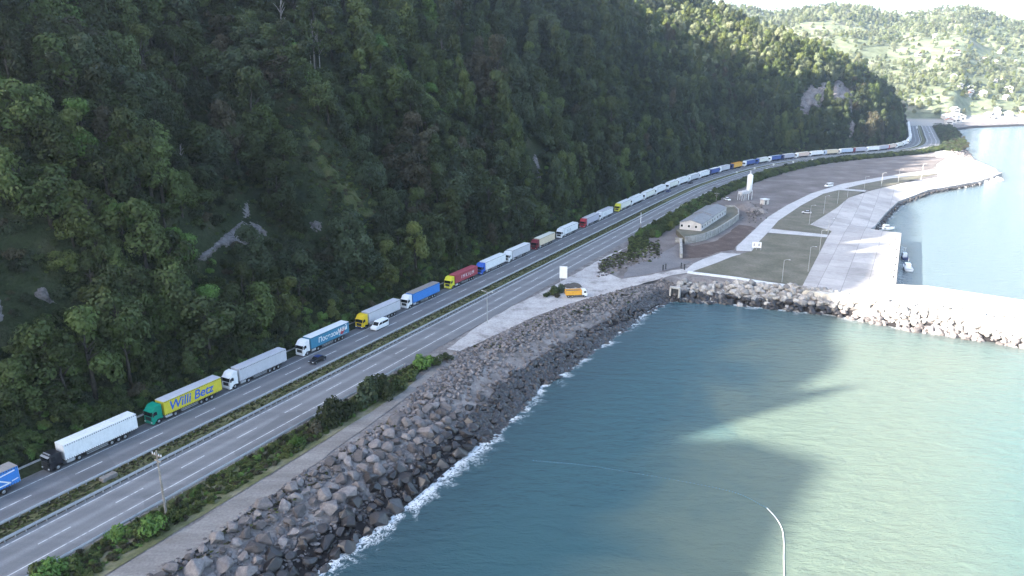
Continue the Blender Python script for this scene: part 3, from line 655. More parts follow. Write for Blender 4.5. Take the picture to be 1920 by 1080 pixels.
PC = {k: paint('vehicle_' + k, c, r, .05) for k, c, r in [('white', (.78, .79, .8), .4), ('silver', (.5, .5, .53), .45), ('light_grey', (.52, .52, .56), .6), ('grey', (.36, .37, .4), .6), ('green', (.0, .24, .16), .35), ('yellow', (.72, .5, .02), .4),
    ('lemon', (.66, .62, .04), .4), ('curtain_yellow', (.62, .53, .04), .6), ('blue', (.02, .11, .5), .4), ('curtain_blue', (.035, .2, .58), .6), ('teal', (.035, .2, .33), .6), ('navy', (.015, .03, .12), .35), ('red', (.36, .015, .03), .4),
    ('maroon', (.16, .012, .025), .4), ('container_red', (.36, .06, .08), .65), ('cream', (.68, .56, .4), .6), ('peach', (.66, .5, .42), .6), ('orange', (.72, .36, .04), .6), ('tan', (.3, .27, .25), .8), ('offwhite', (.7, .69, .62), .6), ('black', (.014, .015, .02), .3),
    ('pale_blue', (.42, .5, .62), .5), ('deep_blue', (.03, .08, .3), .4), ('lavender', (.44, .43, .5), .6)]}
def text(body, size, mat, parent, x, z, bold=.0, shear=0.0, y=-1.292):
    c = bpy.data.curves.new('lettering', 'FONT'); c.body = body; c.size = size; c.offset = bold; c.shear = shear; c.extrude = .004; c.materials.append(mat)
    tmp = bpy.data.objects.new('lettering', c); COL.objects.link(tmp); bpy.context.view_layer.update(); me = bpy.data.meshes.new_from_object(tmp.evaluated_get(bpy.context.evaluated_depsgraph_get())); bpy.data.objects.remove(tmp)
    o = bpy.data.objects.new('lettering', me); o.location = (x, y, z); o.rotation_euler = (math.pi / 2, 0, 0); return link(o, parent)
def place_s(u, o=17.95, z=.3):
    S_ = np.arange(-40, 760, .25); x, y = off(S_, o); uu = PJ(x, y, z)[0]; return float(S_[np.argmin(np.abs(uu - u))])
def truck(s, cabc, trc, roofc, label, near=True, low=False, box=False, o=19.22):
    """articulated truck, nose towards the camera"""
    sm = s + 8; th = HEAD0 + float(along(sm)[4]); x, y = off(s, o); r = empty('truck', (float(x), float(y), .0), th)
    tag(r, label, 'truck', 'trucks queueing along the wooded slope')
    cab = put('cab', LOWCAB if low else CAB, r, mat=PC[cabc]); zs = .97 if low else 1.0
    ws = put('windshield', WSH, cab)
    if near:
        for sy in (-1, 1): put('side_window', SWIN, cab, (0, sy * 1.258, 0)); put('headlight', HLT, cab, (0, sy * .95, 0)); put('mirror', MIR, cab, (.2, sy * 1.42, 2.3))
        put('grille', GRL, cab); put('sun_visor', VIS, cab, (0, 0, 0 if not low else -.08), mat=PC[cabc] if cabc != 'black' else M['steel'])
    put('bumper', BMP, r, mat=PC[cabc] if cabc not in ('yellow',) else PC['navy'])
    put('chassis', CHS, r)
    if near:
        put('fuel_tank', TNK, r, (0, -.95, .68)); put('fuel_tank', TNK, r, (0, .95, .68))
        for sy in (-1, 1): put('side_guard', GRD, r, (0, sy * 1.2, 0))
        for xx in (1.4, 5.1, 11.2, 12.5, 13.8):
            for sy in (-1, 1): wv_ = put('wheel', TW, r, (xx, sy * 1.03, .5)); put('rim', TR_, wv_)
    else:
        for xx in (1.4, 5.1, 11.2, 12.5, 13.8): put('wheel_pair', PAIR, r, (xx, 0, .5))
    if box: tr = put('container', CTN, r, mat=PC[trc])
    else:
        tr = put('trailer', TRL, r, mat=PC[trc]); put('roof', ROOF, tr, mat=PC[roofc])
        if near: put('rear_door', RDR, tr, mat=PC['light_grey'])
    return r, tr
s1 = SL(G(51, 917))[0] - 16.5
t1, tr = truck(s1, 'white', 'curtain_blue', 'tan', 'blue curtain-sided truck with a bent white stripe, cut off by the left edge')
zz = MB()
def bar(m_, x0, z0, x1, z1, wd, y=-1.288):
    d = Vector((x1 - x0, 0, z1 - z0)); L_ = d.length; d.normalize(); nrm = Vector((-d.z, 0, d.x)) * wd / 2
    a, c = Vector((x0, y, z0)), Vector((x1, y, z1)); m_.quad(a - nrm, c - nrm, c + nrm, a + nrm)
bar(zz, 6, 1.5, 15.0, 1.62, .2); bar(zz, 15.0, 1.58, 12.6, 3.2, .24); bar(zz, 12.6, 3.2, 15.9, 3.5, .2); bar(zz, 15.2, 1.8, 16.2, 1.95, .14)
zz.build('stripe', PC['white'], tr)
q_ = MB()
for k in range(10):
    bar(q_, 8.2 + k * .36, 2.45 + .01 * k, 8.45 + k * .36, 2.46 + .01 * k, .12); 
    if k < 8: bar(q_, 8.2 + k * .36, 2.12 + .01 * k, 8.45 + k * .36, 2.13 + .01 * k, .12)
q_.build('lettering', PC['white'], tr)
SPEC = [(95.9, 'black', 'white', 'white', 'black low-roofed cab pulling a plain bright white curtain trailer'),
    (286.6, 'green', 'curtain_yellow', 'light_grey', 'green-cabbed truck with a yellow trailer lettered in blue'),
    (432.8, 'white', 'light_grey', 'light_grey', 'white-cabbed truck with a plain light grey trailer, just behind the yellow lettered trailer'),
    (570, 'white', 'teal', 'white', 'white-cabbed truck with a teal trailer carrying white lettering and a red heart'),
    (680, 'yellow', 'light_grey', 'light_grey', 'yellow-cabbed truck with a pale grey trailer beside the white minibus'),
    (764.4, 'white', 'curtain_blue', 'tan', 'white-cabbed truck with a plain blue trailer and a brownish roof'),
    (845.6, 'lemon', 'container_red', 'tan', 'lemon yellow truck carrying a dusty red shipping container'),
    (904, 'blue', 'white', 'white', 'bright blue cab pulling a clean white box trailer'),
    (954.4, 'white', 'light_grey', 'white', 'white-cabbed truck with a pale trailer between the blue cab and the dark red cab'),
    (1005.6, 'maroon', 'cream', 'offwhite', 'dark red cab pulling a cream trailer'),
    (1052.8, 'white', 'white', 'white', 'white truck with grey lettering on a white trailer behind the cream trailer'),
    (1096.3, 'red', 'lavender', 'light_grey', 'red-cabbed truck with a greyish white trailer'),
    (1125, 'white', 'white', 'light_grey', 'white truck with grey panels between the red cab and the pale yellow cab'),
    (1161, 'lemon', 'offwhite', 'white', 'pale yellow cab pulling an off-white trailer'),
    (1185, 'white', 'white', 'white', 'all-white truck, first behind the pale yellow cab'), (1209, 'white', 'offwhite', 'white', 'all-white truck, second behind the pale yellow cab'),
    (1230.5, 'white', 'white', 'white', 'all-white truck, third behind the pale yellow cab'), (1253.5, 'white', 'offwhite', 'white', 'all-white truck standing where a dark car passes it'),
    (1272.5, 'white', 'white', 'white', 'all-white truck just behind the passing dark car'), (1292, 'white', 'light_grey', 'white', 'white truck two places before the first distant blue trailer'),
    (1308, 'white', 'white', 'white', 'white truck directly before the first distant blue trailer'), (1330, 'navy', 'deep_blue', 'white', 'distant truck with a blue trailer and a dark cab'),
    (1350, 'white', 'light_grey', 'light_grey', 'distant pale grey trailer between a blue trailer and an orange one'), (1373, 'navy', 'orange', 'orange', 'distant truck with an orange trailer and a dark blue cab'),
    (1397, 'white', 'deep_blue', 'pale_blue', 'distant blue trailer with a white cab, directly behind the orange trailer'), (1421, 'deep_blue', 'offwhite', 'white', 'distant blue cab pulling an off-white trailer on the bend'),
    (1444, 'white', 'deep_blue', 'pale_blue', 'distant white cab with a slate blue trailer on the bend'), (1467, 'navy', 'lavender', 'white', 'distant pale trailer with a dark cab on the bend'),
    (1494, 'white', 'peach', 'offwhite', 'distant peach-coloured trailer with a white cab'), (1520, 'white', 'white', 'white', 'distant white truck between the peach trailer and the cream yellow one'),
    (1546, 'pale_blue', 'cream', 'offwhite', 'distant cream yellow trailer with a pale blue cab'), (1574, 'white', 'pale_blue', 'white', 'distant bluish white trailer behind the cream yellow one'),
    (1597, 'maroon', 'lavender', 'light_grey', 'distant greyish trailer with a dark maroon cab'), (1626, 'white', 'white', 'white', 'distant white truck behind the maroon cab and its trailer'),
    (1648, 'light_grey', 'lavender', 'light_grey', 'distant dull grey truck near the headland'), (1666, 'red', 'peach', 'offwhite', 'distant pinkish trailer with a reddish cab near the headland'),
    (1682.5, 'white', 'offwhite', 'offwhite', 'distant off-white truck behind the pinkish trailer'), (1694, 'white', 'white', 'white', 'distant white truck at the foot of the headland'),
    (1703.5, 'white', 'light_grey', 'white', 'distant pale truck where the road bends behind the headland')]
prev = s1 + 16.5; last = 0
for k, (u, a, bq, c, lab) in enumerate(SPEC):
    s = max(place_s(u), prev + .8); near = k < 14
    r, tr = truck(s, a, bq, c, lab, near, low=(k == 0), box=(k == 6)); prev = s + 16.6 * math.cos(float(along(s + 8)[4])); last = prev
    if k == 1: text('Willi Betz', 2.62, PC['blue'], tr, 3.75, 1.75, .05, .22)
    if k == 3:
        text('Посезону', 1.75, PC['white'], tr, 5.2, 2.0, .02, .1); text('май', 1.9, PC['white'], tr, 12.1, 2.35, .02, .1, y=-1.3)
        hm = MB(); pts = [(16 * math.sin(a_) ** 3, 13 * math.cos(a_) - 5 * math.cos(2 * a_) - 2 * math.cos(3 * a_) - math.cos(4 * a_)) for a_ in np.linspace(0, 2 * math.pi, 24, endpoint=False)]
        hm.bm.faces.new([hm.bm.verts.new((13.7 + px * .075, -1.287, 2.35 + pz * .062)) for px, pz in pts]); hm.build('heart', PC['red'], tr)
        g_ = MB()
        for j in range(12): bar(g_, 13 + .22 * j, 1.45, 13.16 + .22 * j, 1.46, .1)
        g_.build('lettering', PC['white'], tr)
    if k == 0:
        lb = MB().box(.5, .62, -1.0, 1.0, 3.14, 3.26); 
        for j in range(4): lb.box(.42, .5, -.85 + j * .48, -.6 + j * .48, 3.12, 3.3)
        lb.build('roof_lamps', M['steel'], r)
    if k == 6: text('I M K I U M', 1.6, PC['white'], tr, 6.3, 2.1, .0, 0, y=-1.256)
    if k in (10, 12): text('E-2 lll' if k == 10 else 'II II I', 1.7, PC['grey'], tr, 5.4, 1.8)
s = last + 1
for k in range(15):
    th = float(along(s + 8)[4]); c = [('white', 'white'), ('white', 'offwhite'), ('light_grey', 'light_grey'), ('white', 'white')][k % 4]
    truck(s, c[0], c[1], 'white', 'far white truck in the packed end of the queue beyond the headland', False); s += 18.2 * math.cos(th)

# ------------------------------------------------------------------ cars and vans
CARB = MB().prism([(0, .35), (0, .62), (.12, .74), (1.15, .9), (3.9, .92), (4.3, .86), (4.32, .4), (4.2, .3), (.1, .3)], -.87, .87, .05).mesh('car_body', M['white'])
CARG = MB().prism([(1.05, .9), (1.75, 1.38), (3.1, 1.42), (3.85, .92)], -.76, .76, .03).mesh('windows', M['glass'])
CARR = MB().prism([(1.72, 1.38), (1.9, 1.45), (3.0, 1.47), (3.2, 1.4)], -.72, .72, .02).mesh('roof', M['white'])
VANB = MB().prism([(0, .35), (0, .85), (.15, 1.05), (.85, 1.25), (1.6, 2.15), (1.9, 2.28), (5.3, 2.3), (5.4, 2.2), (5.42, .45), (5.3, .32), (.1, .32)], -.95, .95, .05).mesh('van_body', M['white'])
VANW = MB().prism([(.88, 1.3), (1.54, 2.08), (1.6, 2.06), (.95, 1.28)], -.82, .82).mesh('windshield', M['glass'])
VANS = MB().box(2.75, 5.2, -.012, .012, 1.4, 2.0).prism([(1.2, 1.4), (2.6, 1.4), (2.6, 2.0), (1.72, 2.0)], -.012, .012).mesh('side_windows', M['glass'])
CHL = MB().box(-.03, .1, -.18, .18, .58, .72).mesh('headlight', M['lamp'])
def car(x, y, th, col, label, van=False, roof=None, small=False, z=0.0):
    r = empty('van' if van else 'car', (x, y, z), th); tag(r, label, 'van' if van else 'car', None)
    bd = put('body', VANB if van else CARB, r, mat=PC[col])
    if van:
        put('windshield', VANW, bd)
        for sy in (-1, 1): put('side_windows', VANS, bd, (0, sy * .955, 0))
    else: put('windows', CARG, bd); put('roof', CARR, bd, mat=PC[roof or col])
    for xx in ((.85, 3.5) if not van else (.95, 4.3)):
        for sy in (-1, 1):
            w_ = put('wheel', CW, r, (xx, sy * .82, .33)); 
            if not small: put('rim', CR, w_)
    if not small:
        for sy in (-1, 1): put('headlight', CHL, r, (0, sy * .62, 0 if not van else .12))
    return r
def hd(q): return HEAD0 + float(along(float(SL(q)[0]))[4])
for (u, v, col, lab, van, small, away, rf_) in [(583, 684, 'black', 'dark car driving past the white cab with the teal trailer', False, False, False, 'navy'), (700, 621, 'white', 'white minibus overtaking the yellow-cabbed truck', True, False, False, None),
    (1251, 361, 'navy', 'dark car with a pale bonnet passing the white trucks', False, True, False, 'navy'), (1292, 345, 'black', 'black car passing the far end of the straight white queue', False, True, False, 'black'),
    (1440, 319, 'white', 'white car on the seaward carriageway near the start of the bend', False, True, True, None), (1734, 279, 'white', 'white car on the seaward carriageway beside the headland', False, True, True, None),
    (1742, 249, 'white', 'tiny white car on the far straight beyond the headland', False, True, True, None), (1719, 241, 'white', 'tiny white van beside the far end of the queue', True, True, False, None)]:
    q = G(u, v); th = hd(q) + (math.pi if away else 0); car(q[0], q[1], th, col, lab, van, rf_, small)
q = G(1548, 351); car(q[0], q[1], .5, 'white', 'white van parked on the brown waste ground beside the promenade', True, small=True, z=.03)
q = G(1503, 400); car(q[0], q[1], -.4, 'light_grey', 'pale car standing on the dry field beside the promenade', False, small=True, z=.05)
q = G(1368, 377); car(q[0], q[1], 1.9, 'white', 'white car parked by the hedge beside the mixing tower', False, small=True, z=.03)
# tipper lorry
q = G(1100, 556); r = empty('dump_truck', (q[0], q[1], .04), math.pi + .12); r.scale = (.84, .84, .84); tag(r, 'orange tipper truck with a white cab on the pale forecourt', 'dump truck')
cb = MB().prism([(0, .6), (0, 1.5), (.15, 1.7), (.3, 2.6), (.5, 2.75), (1.9, 2.8), (1.9, .9), (1.2, 1.0), (.8, .6)], -1.2, 1.2, .05).build('cab', PC['white'], r)
MB().prism([(.12, 1.72), (.27, 2.5), (.2, 2.5), (.06, 1.72)], -1.05, 1.05).build('windshield', M['glass'], cb)
for sy in (-1, 1): MB().box(.45, 1.3, sy * 1.215 - .02, sy * 1.215 + .02, 1.75, 2.4).build('side_window', M['glass'], cb)
MB().box(.3, 7.6, -.45, .45, .6, 1.0).build('chassis', M['dark'], r)
tb = MB().box(2.1, 7.9, -1.25, 1.25, 1.05, 1.2).box(2.1, 7.9, -1.25, -1.17, 1.2, 2.75).box(2.1, 7.9, 1.17, 1.25, 1.2, 2.75).box(2.1, 2.2, -1.17, 1.17, 1.2, 2.9).box(7.8, 7.9, -1.17, 1.17, 1.2, 2.75)
for xx in (3.4, 4.8, 6.2, 7.5): tb.box(xx, xx + .14, -1.32, -1.252, 1.0, 2.75); tb.box(xx, xx + .14, 1.252, 1.32, 1.0, 2.75)
tb = tb.build('tipper_body', PC['orange'], r); MB().box(2.25, 7.75, -1.15, 1.15, 1.25, 2.35).build('load', M['gravel'], tb)
for xx in (1.0, 5.6, 6.9):
    for sy in (-1, 1): w_ = put('wheel', TW, r, (xx, sy * 1.0, .5)); put('rim', TR_, w_)

# ------------------------------------------------------------------ buildings and works
zt_ = 2.2
A_, B_, C_ = (G(1274, 432.5, zt_), G(1314, 433.5, zt_), G(1361, 402, zt_)); ex = (C_ - B_); L_ = float(np.linalg.norm(ex)); th = math.atan2(ex[1], ex[0]); ey = np.array([-math.sin(th), math.cos(th)]); W_ = float((A_ - B_) @ ey); W_ = max(9, W_)
r = empty('building', (B_[0], B_[1], zt_), th); tag(r, 'white single-storey building with grey roofs on the walled terrace', 'building')
M['wallw'] = ground_mat('white_render', [(.3, (.42, .395, .39)), (.7, (.54, .52, .51))], .4, 3, .9, .1, .02, .2); M['roofg'] = ground_mat('grey_roof_sheet', [(.3, (.15, .155, .165)), (.7, (.21, .215, .225))], .3, 3, .7, .1, .02, .2)
half = L_ * .46
for nm, x0, x1, dz in (('wing', 0, half, 0), ('wing', half + .05, L_, .35)):
    wg = MB().prism([(0, -.4), (W_, -.4), (W_, 3.0 + dz), (W_ / 2, 4.1 + dz), (0, 3.0 + dz)], -x1, -x0)
    for v in wg.bm.verts: v.co = Vector((-v.co.y, v.co.x, v.co.z))
    wg = wg.build('wall', M['wallw'], r)
    rr = MB().prism([(-.4, 2.98 + dz - .1), (W_ / 2, 4.2 + dz), (W_ + .4, 2.98 + dz - .1), (W_ + .4, 3.1 + dz - .1), (W_ / 2, 4.34 + dz), (-.4, 3.1 + dz - .1)], -x1 + (.05 if dz else -.03), -x0 + .25)
    for v in rr.bm.verts: v.co = Vector((-v.co.y, v.co.x, v.co.z))
    rr.build('roof', M['roofg'], r)
    n = 5
    for k in range(n):
        xw = x0 + (k + .5) * (x1 - x0) / n; f_ = MB().box(xw - .65, xw + .65, -.06, -.003, .9, 2.2).build('window', M['white'], r); MB().box(xw - .52, xw + .52, -.09, -.062, 1.02, 2.08).build('pane', M['glass'], f_)
for k in range(3): f_ = MB().box(-.06, -.003, 1.5 + k * 3.0, 2.7 + k * 3.0, 1.0, 2.2).build('window', M['white'], r); MB().box(-.09, -.062, 1.62 + k * 3.0, 2.58 + k * 3.0, 1.1, 2.1).build('pane', M['glass'], f_)
top = [(1284, 447), (1300, 445), (1320, 440.5), (1340, 432), (1357, 422), (1374, 411), (1384, 403), (1383, 394), (1376, 388), (1361, 388), (1330, 391), (1268, 430)]
P = [G(u, v, zt_) for u, v in top]; bm = bmesh.new(); tv = [bm.verts.new((*p, zt_)) for p in P]; lv = [bm.verts.new((p[0], p[1], -.6)) for p in P]; f = bm.faces.new(tv)
for i in range(len(P)): j = (i + 1) % len(P); bm.faces.new((tv[i], tv[j], lv[j], lv[i]))
bmesh.ops.triangulate(bm, faces=[f]); bmesh.ops.recalc_face_normals(bm, faces=bm.faces[:]); me = bpy.data.meshes.new('terrace'); bm.to_mesh(me); bm.free(); me.materials.append(M['field']); tag(put('terrace', me), kind='structure')
wl = MB()
for i in range(len(P) - 3):
    a, bq = P[i], P[i + 1]; e = (bq - a) / np.linalg.norm(bq - a); nrm = np.array([e[1], -e[0]]); Ln = float(np.linalg.norm(bq - a))
    m_ = Matrix.Translation((a[0] + nrm[0] * .02, a[1] + nrm[1] * .02, 0)) @ Matrix.Rotation(math.atan2(e[1], e[0]), 4, 'Z'); wl.box(-.1, Ln + .1, -.4, 0, -.6, zt_ + .75, m=m_)
    for k in range(int(Ln / 1.8)): wl.box(.5 + k * 1.8, .75 + k * 1.8, -.5, -.402, -.6, zt_ + .6, m=m_)
tag(wl.build('retaining_wall', M['concrete']), 'curved grey retaining wall around the white building', 'wall')
a, bq = G(1276, 455), G(1277, 484); th = math.atan2(*(bq - a)[::-1]); Ln = float(np.linalg.norm(bq - a)); m_ = Matrix.Translation((a[0], a[1], 0)) @ Matrix.Rotation(th, 4, 'Z')
tag(MB().box(0, Ln, -.5, .5, -.5, 1.8, m=m_).box(-.4, .0, -2.2, .7, -.5, 1.9, m=m_).build('concrete_wall', M['concrete']), 'straight concrete wall between the gravel yard and the brown pit', 'wall')
# batching tower
q = G(1403, 374); r = empty('silo_tower', (q[0], q[1], 0), .5); tag(r, 'tall white cement silo standing on a steel frame', 'silo')
si = MB().tube([(0, 0, 3.2), (0, 0, 4.6), (0, 0, 13.0), (0, 0, 13.7)], [.5, 1.45, 1.45, .5], 20).build('silo', PC['white'], r, True)
MB().tube([(0, 0, 13.6), (0, 0, 15.2)], .35, 8).build('filter', PC['light_grey'], si)
for sx in (-1, 1):
    for sy in (-1, 1): MB().tube([(sx * 1.2, sy * 1.2, 0), (sx * 1.2, sy * 1.2, 5.2)], .14, 6).build('leg', PC['white'], r)
hp = MB().box(-6.5, -1.6, -1.6, 1.6, 3.4, 3.6)
for k in range(3):
    x0 = -6.3 + k * 1.6; hp.prism([(x0, 3.6), (x0 + 1.5, 3.6), (x0 + 1.5, 4.8), (x0, 4.8)], -1.5, 1.5); hp.box(x0 + .3, x0 + 1.2, -.6, .6, 2.4, 3.4)
hp = hp.build('hopper', PC['light_grey'], r)
for k in range(4):
    for sy in (-1, 1): MB().tube([(-6.3 + k * 1.55, sy * 1.45, 0), (-6.3 + k * 1.55, sy * 1.45, 3.4)], .12, 6).build('leg', PC['white'], r)
rl = MB(); rl.tube([(-6.5, -1.6, 5.6), (-1.6, -1.6, 5.6)], .06, 5)
for k in range(6): rl.tube([(-6.5 + k, -1.6, 3.6), (-6.5 + k, -1.6, 5.6)], .06, 5)
rl.build('railing', PC['white'], r)
q = G(1433, 383); r = empty('shed', (q[0], q[1], .02), .45); tag(r, 'small white flat-roofed site hut near the silo', 'hut')
bd = MB().box(-1.7, 1.7, -1.3, 1.3, 0, 2.6).build('wall', M['wallw'], r); MB().box(-1.95, 1.95, -1.55, 1.55, 2.603, 2.8).build('roof', PC['white'], r); MB().box(-.8, .1, -1.34, -1.303, .1, 2.1).build('door', M['dark'], r)
# spoil heap
def heap(name, u, v, rad, hgt, mat, lab):
    q = G(u, v); V = []; F = []; n = 40; m2 = 12
    for i in range(m2 + 1):
        for k in range(n):
            a = 2 * math.pi * k / n; rr_ = rad * (1 - i / m2) * (1 + .22 * float(fbm(q[0] + math.cos(a) * 1.3, q[1] + math.sin(a) * 1.3, 3))); x, y = q[0] + rr_ * math.cos(a), q[1] + rr_ * math.sin(a)
            V.append((x, y, -.1 + hgt * math.sin(min(1, i / m2 * 1.25) * math.pi / 2) ** 1.1 + .5 * float(fbm(x * .7, y * .7, 3)) * (i > 0)))
    for i in range(m2):
        for k in range(n): F.append((i * n + k, i * n + (k + 1) % n, (i + 1) * n + (k + 1) % n, (i + 1) * n + k))
    return tag(put(name, mesh_np(name, V, F, (mat,), True)), lab, 'heap')
heap('gravel_heap', 1396, 392, 6.5, 3.0, M['lot'], 'brown gravel heap at the foot of the white silo')
heap('spoil_heap', 1418, 398, 6.0, 2.4, M['gravel'], 'stony grey spoil heap between the silo and the promenade')
heap('soil_heap', 1074, 536, 3.2, .5, M['dark_soil'], 'low patch of dark soil behind the orange tipper truck')
it = []
for k in range(160):
    u, v = rnd.gauss(1415, 10), rnd.gauss(400, 8); x, y = G(u, v); it.append((x, y, .5 + rnd.uniform(0, 1.6) * max(0, 1 - math.hypot(u - 1415, (v - 400) * 1.3) / 20), rnd.uniform(.3, .8), 0))
rock_mass('rubble', it, (M['rock'], M['rock_wet']))
# billboard
q = G(1056, 533); r = empty('billboard', (q[0], q[1], 0), -.25); tag(r, 'blank white billboard standing behind the bush on the forecourt', 'billboard')
MB().box(-1.25, 1.25, -.08, .08, 2.0, 6.0, .02).build('panel', M['white'], r)
for sx in (-1, 1): MB().tube([(sx * .95, .15, -.2), (sx * .95, .15, 5.8)], .09, 6).build('leg', M['steel'], r)
q = G(1418, 469); r = empty('information_board', (q[0], q[1], .05), -.2); tag(r, 'white two-panel notice board at the corner of the dry field', 'notice board')
for k in range(2):
    pn = MB().box(-1.7 + k * 1.75, -.05 + k * 1.75, -.06, .06, .9, 3.1, .02).build('panel', M['white'], r)
    MB().box(-1.2 + k * 1.75, -.6 + k * 1.75, -.075, -.062, 1.5, 2.6).build('print', PC['grey'], pn)
for xx in (-1.65, .03, 1.65): MB().box(xx - .06, xx + .06, .062, .14, -.1, 3.1).build('leg', M['steel'], r)
M['portal'] = ground_mat('portal_concrete', [(.3, (.3, .29, .28)), (.7, (.44, .43, .41))], .8, 3)
# outlet frame in the stones
q = G(1266, 543, -1.5); r = empty('outlet_frame', (q[0], q[1], -3.6), -.5); tag(r, 'concrete culvert portal in the stone corner above the water', 'culvert')
MB().box(-1.7, -1.25, -.6, .6, -.5, 2.5).box(1.25, 1.7, -.6, .6, -.5, 2.5).box(-1.7, 1.7, -.6, .6, 2.502, 3.0).build('portal', M['portal'], r); MB().box(-1.23, 1.23, .2, .5, -.5, 2.49).build('opening', M['dark'], r)
# chevrons on the bend
for (u, v) in [(1381, 327), (1414.5, 319.5), (1450, 312.5), (1487, 307), (1523, 303)]:
    q = G(u, v); r = empty('bend_sign', (q[0], q[1], 0), hd(q) - math.pi / 2 + .0); tag(r, 'small white bend marker on the median where the road curves', 'road sign', 'bend markers on the median')
    MB().tube([(0, 0, -.1), (0, 0, 1.9)], .06, 6).build('post', M['steel'], r); MB().box(-.6, .6, -.09, -.062, .9, 2.0, .01).build('panel', M['white'], r)
# small things along the road and the water
q = G(204, 898); tag(MB().box(-1.3, 1.3, -.6, .6, -.1, .75, .06, Matrix.Translation((q[0], q[1], .02)) @ Matrix.Rotation(HEAD0, 4, 'Z'))  .build('concrete_block', M['track']), 'weathered brownish concrete block standing on the grass median', 'concrete block')
for k, (u, v) in enumerate([(1243, 507), (1248, 505), (1277, 503), (1283, 506)]):
    q = G(u, v); tag(MB().box(q[0] - .18, q[0] + .18, q[1] - .18, q[1] + .18, -.1, 1.9, .03).box(q[0] - .24, q[0] + .24, q[1] - .24, q[1] + .24, 1.903, 2.05).build('gate_post', M['dark']), 'dark gate post where the track enters the promenade', 'gate post', 'gate posts of the promenade')
a, bq = G(1331, 566, SEA + .25), G(1360, 567, SEA + .25); tag(MB().tube([(a[0], a[1], SEA + .3), (bq[0], bq[1], SEA + .3)], .16, 8).build('pipe', M['white']), 'white pipe lying at the foot of the breakwater stones', 'pipe')
# ------------------------------------------------------------------ poles and lamps
def pole(kind, u, v, hgt, rad, mat, label, cat='pole', group=None, z=0.0, extra=None):
    q = G(u, v, z); r = empty(kind, (q[0], q[1], z), HEAD0); tag(r, label, cat, group)
    MB().tube([(0, 0, -.3), (0, 0, hgt * .5), (0, 0, hgt)], [rad, rad * .8, rad * .6], 8).build('shaft', mat, r)
    if extra: extra(r, hgt)
    return r
def crossarm(r, h):
    MB().box(-.08, .08, -1.1, 1.1, h - .9, h - .76).box(-.08, .08, -.7, .7, h - 1.8, h - 1.68).build('crossarm', M['wood'], r)
    for k, yy in enumerate((-1.0, -.5, .5, 1.0)): MB().tube([(0, yy, h - .758), (0, yy, h - .45)], .07, 6).build('insulator', M['white'], r)
r = pole('utility_pole', 312, 966, 11.2, .2, M['wood'], 'weathered utility pole with insulators rising from the verge bushes in front', 'utility pole', extra=crossarm)
def lamp_arm(n):
    def f(r, h):
        for sy in ((-1,) if n == 1 else (-1, 1)):
            a_ = MB().tube([(0, 0, h - .1), (0, sy * .7, h + .25), (0, sy * 1.5, h + .3)], .05, 5).build('arm', M['steel'], r); MB().box(-.1, .1, min(sy * 1.35, sy * 1.9), max(sy * 1.35, sy * 1.9), h + .24, h + .32, .02).build('lamp_head', M['white'], a_)
    return f
pole('street_lamp', 914, 606, 8.8, .13, M['steel'], 'thin grey lamp post at the roadside where the forecourt begins', 'street lamp', extra=lamp_arm(2))
def white_top(r, h): MB().tube([(0, 0, h * .55), (0, 0, h + .02)], [.145, .11], 8).build('white_band', M['white'], r)
pole('utility_pole', 1200, 441, 9.6, .17, M['wood'], 'dark wooden pole with a whitened upper half beside the hedge', 'utility pole', extra=white_top)
pole('utility_pole', 1342, 388, 7.5, .14, M['wood'], 'pale pole at the back corner of the white building', 'utility pole', extra=crossarm)
for k, (u, v, h_, lab) in enumerate([(1466, 529, 7.4, 'slim lamp mast on the dry field nearest the breakwater stones'), (1515, 509, 8.6, 'slim lamp mast at the field edge beside the lower quay'), (1536, 474, 8.6, 'slim lamp mast halfway along the quay edge of the lower field'),
    (1552, 441, 7, 'short lamp mast at the end of the narrow cross path'), (1517, 421, 8.6, 'slim lamp mast at the corner where the upper field meets the quay'), (1544, 401, 8.6, 'lamp mast between the quay corner and the pale car'), (1570, 382, 8.4, 'tall lamp mast on the upper field above the quay'),
    (1588.6, 370, 7, 'lamp mast where the second cross path meets the quay'), (1620, 355.5, 7.5, 'lamp mast on the thin field strip by the promenade'), (1652, 350, 8, 'lamp mast near the middle of the thin field strip'), (1684, 342, 8.0, 'lamp mast before the sunlit end of the promenade'),
    (1727, 336, 9.6, 'tall white lamp mast at the sunlit end of the quay'), (1660, 541, 8.2, 'bright white lamp mast at the root of the breakwater')]):
    pole('lamp_mast', u, v, h_, .1, M['steel'] if k < 11 else M['white'], lab, 'lamp mast', 'lamp masts along the promenade and quay', .06, lamp_arm(1))
